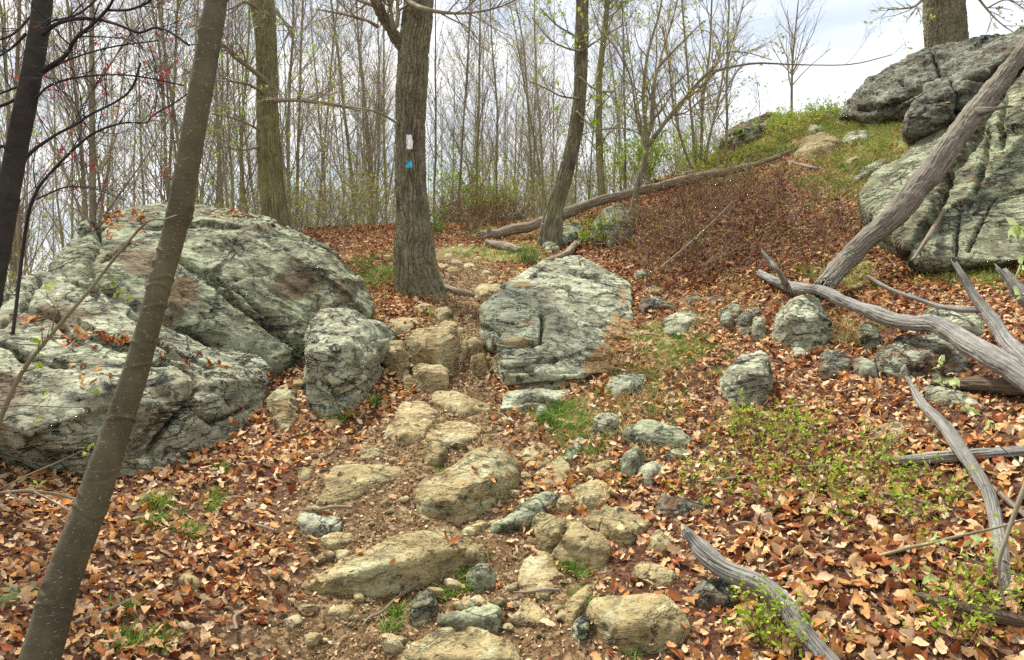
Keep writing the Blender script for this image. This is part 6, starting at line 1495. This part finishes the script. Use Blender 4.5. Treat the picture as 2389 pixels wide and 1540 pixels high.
# single bushes one can point at
def bush(px, py, d, h, w, n, mat, label, leafmat, size=0.04, name="bush", cat="bush", nl=500, r=0.004):
    p = W(px, py, d); p[2] = ground_h(p[0], p[1]); org = p
    x = p[0] + rc.normal(0, w * 0.35, n); y = p[1] + rc.normal(0, w * 0.35, n)
    br = brush(x, y, h, 4, 5, r=r, spread=0.35)
    bag = Bag()
    for P, R in br:
        V, Fq = tubes(P, R, 3); bag.add(V - org, Fq, 0.5)
    e = tag(empty(name, org), label, cat)
    put("stems", bag.mesh("stems", mat), (0, 0, 0), e)
    tips = br[-1][0][:, 1:].reshape(-1, 3)
    pk = np.repeat(tips[rc.integers(0, len(tips), nl)], 3, 0) + rc.normal(0, size * 0.35, (nl * 3, 3))
    V, Fc, a = leaf_quads(rc, pk, size, 0.0); b3 = Bag(); b3.add(V - org, Fc, a)
    put("foliage", b3.mesh("foliage", leafmat), (0, 0, 0), e)
bush(1510, 440, 13.2, 0.95, 0.65, 9, M_TWIG, "bright yellow-green bush on the ridge behind the forked tree", M_FRESH, 0.05, nl=700)
bush(1065, 470, 15, 1.5, 0.5, 6, M_TWIG, "green leafy shrub in the thicket just right of the blazed oak", M_FRESH, 0.05, nl=420)
bush(1130, 505, 14.5, 0.7, 0.8, 8, M_TWIG, "yellow-green low bush on the plateau left of the fallen log's butt", M_FRESH, 0.045, nl=420)
bush(1390, 545, 10.2, 0.35, 0.4, 8, M_TWIG, "dense little green shrub behind the mossy green-grey rock", M_FRESH, 0.03, nl=420)
bush(1238, 608, 9.3, 0.20, 0.22, 8, M_TWIG, "dark glossy low plant beside the path at the boulder's top", M_GRASS, 0.03, name="plant", cat="plant", nl=160)
bush(1020, 560, 11.5, 0.42, 0.25, 5, M_TWIG, "dark green shrub tucked behind the blazed oak's right side", M_GRASS, 0.035, nl=200)
bush(1790, 300, 13.4, 0.35, 0.9, 10, M_TWIG, "green bush growing over the brown skyline slab", M_FRESH, 0.035, nl=520)
bush(1905, 262, 13.2, 0.35, 0.8, 9, M_TWIG, "low green bush on the skyline left of the long dark outcrop", M_FRESH, 0.035, nl=420)
bush(1630, 420, 12.8, 0.4, 0.6, 8, M_TWIG, "yellow-green bush at the foot of the ridge sapling clump", M_FRESH, 0.035, nl=300)
bush(520, 500, 9.5, 0.7, 0.8, 7, M_TWIG, "light leafy shrub peeking above the domed boulder", M_FRESH, 0.045, nl=160)
# pale-leaved sprigs near the camera at the right
def sprig(pts, leaves, label, size=0.05):
    P, R = pixpath(pts, 24); org = P[0].copy()
    e = tag(empty("leafy_sprig", org), label, "sprig")
    bole("stem", P, R, M_TWIG, '', e, org, 6, 40, 1.0)
    Sp = np.array([W(a, b, d) for a, b, d in leaves]); Sp = np.repeat(Sp, 5, 0) + rc.normal(0, 0.006, (len(Sp) * 5, 3))
    V, Fc, a = leaf_quads(rc, Sp, size, 0.6); b3 = Bag(); b3.add(V - org, Fc, a)
    put("foliage", b3.mesh("foliage", M_PALELEAF), (0, 0, 0), e)
sprig([(2460, 1120, 4, 2.3), (2380, 1080, 3, 2.3), (2290, 1000, 2.5, 2.3), (2230, 925, 2, 2.3), (2180, 860, 1.6, 2.3)], [(2190, 852, 2.3), (2193, 890, 2.3), (2232, 897, 2.3), (2262, 955, 2.3), (2302, 978, 2.3)], "sprig with pale fuzzy leaves hanging in front of the wide brown boulder", 0.032)
sprig([(2460, 1360, 4, 2.2), (2330, 1330, 3, 2.2), (2230, 1290, 2.5, 2.2), (2160, 1260, 2, 2.2)], [(2180, 1262, 2.2), (2095, 1325, 2.2), (2165, 1340, 2.2), (2250, 1275, 2.2), (2300, 1256, 2.2)], "sprig with pale fuzzy leaves low at the right above the deep leaf litter", 0.034)
sprig([(2470, 700, 4, 2.6), (2420, 640, 3, 2.6), (2375, 560, 2.5, 2.6), (2360, 520, 2, 2.6)], [(2365, 530, 2.6), (2388, 545, 2.6), (2380, 615, 2.6), (2385, 690, 2.6)], "leafy sprig at the right edge in front of the grey slab", 0.045)
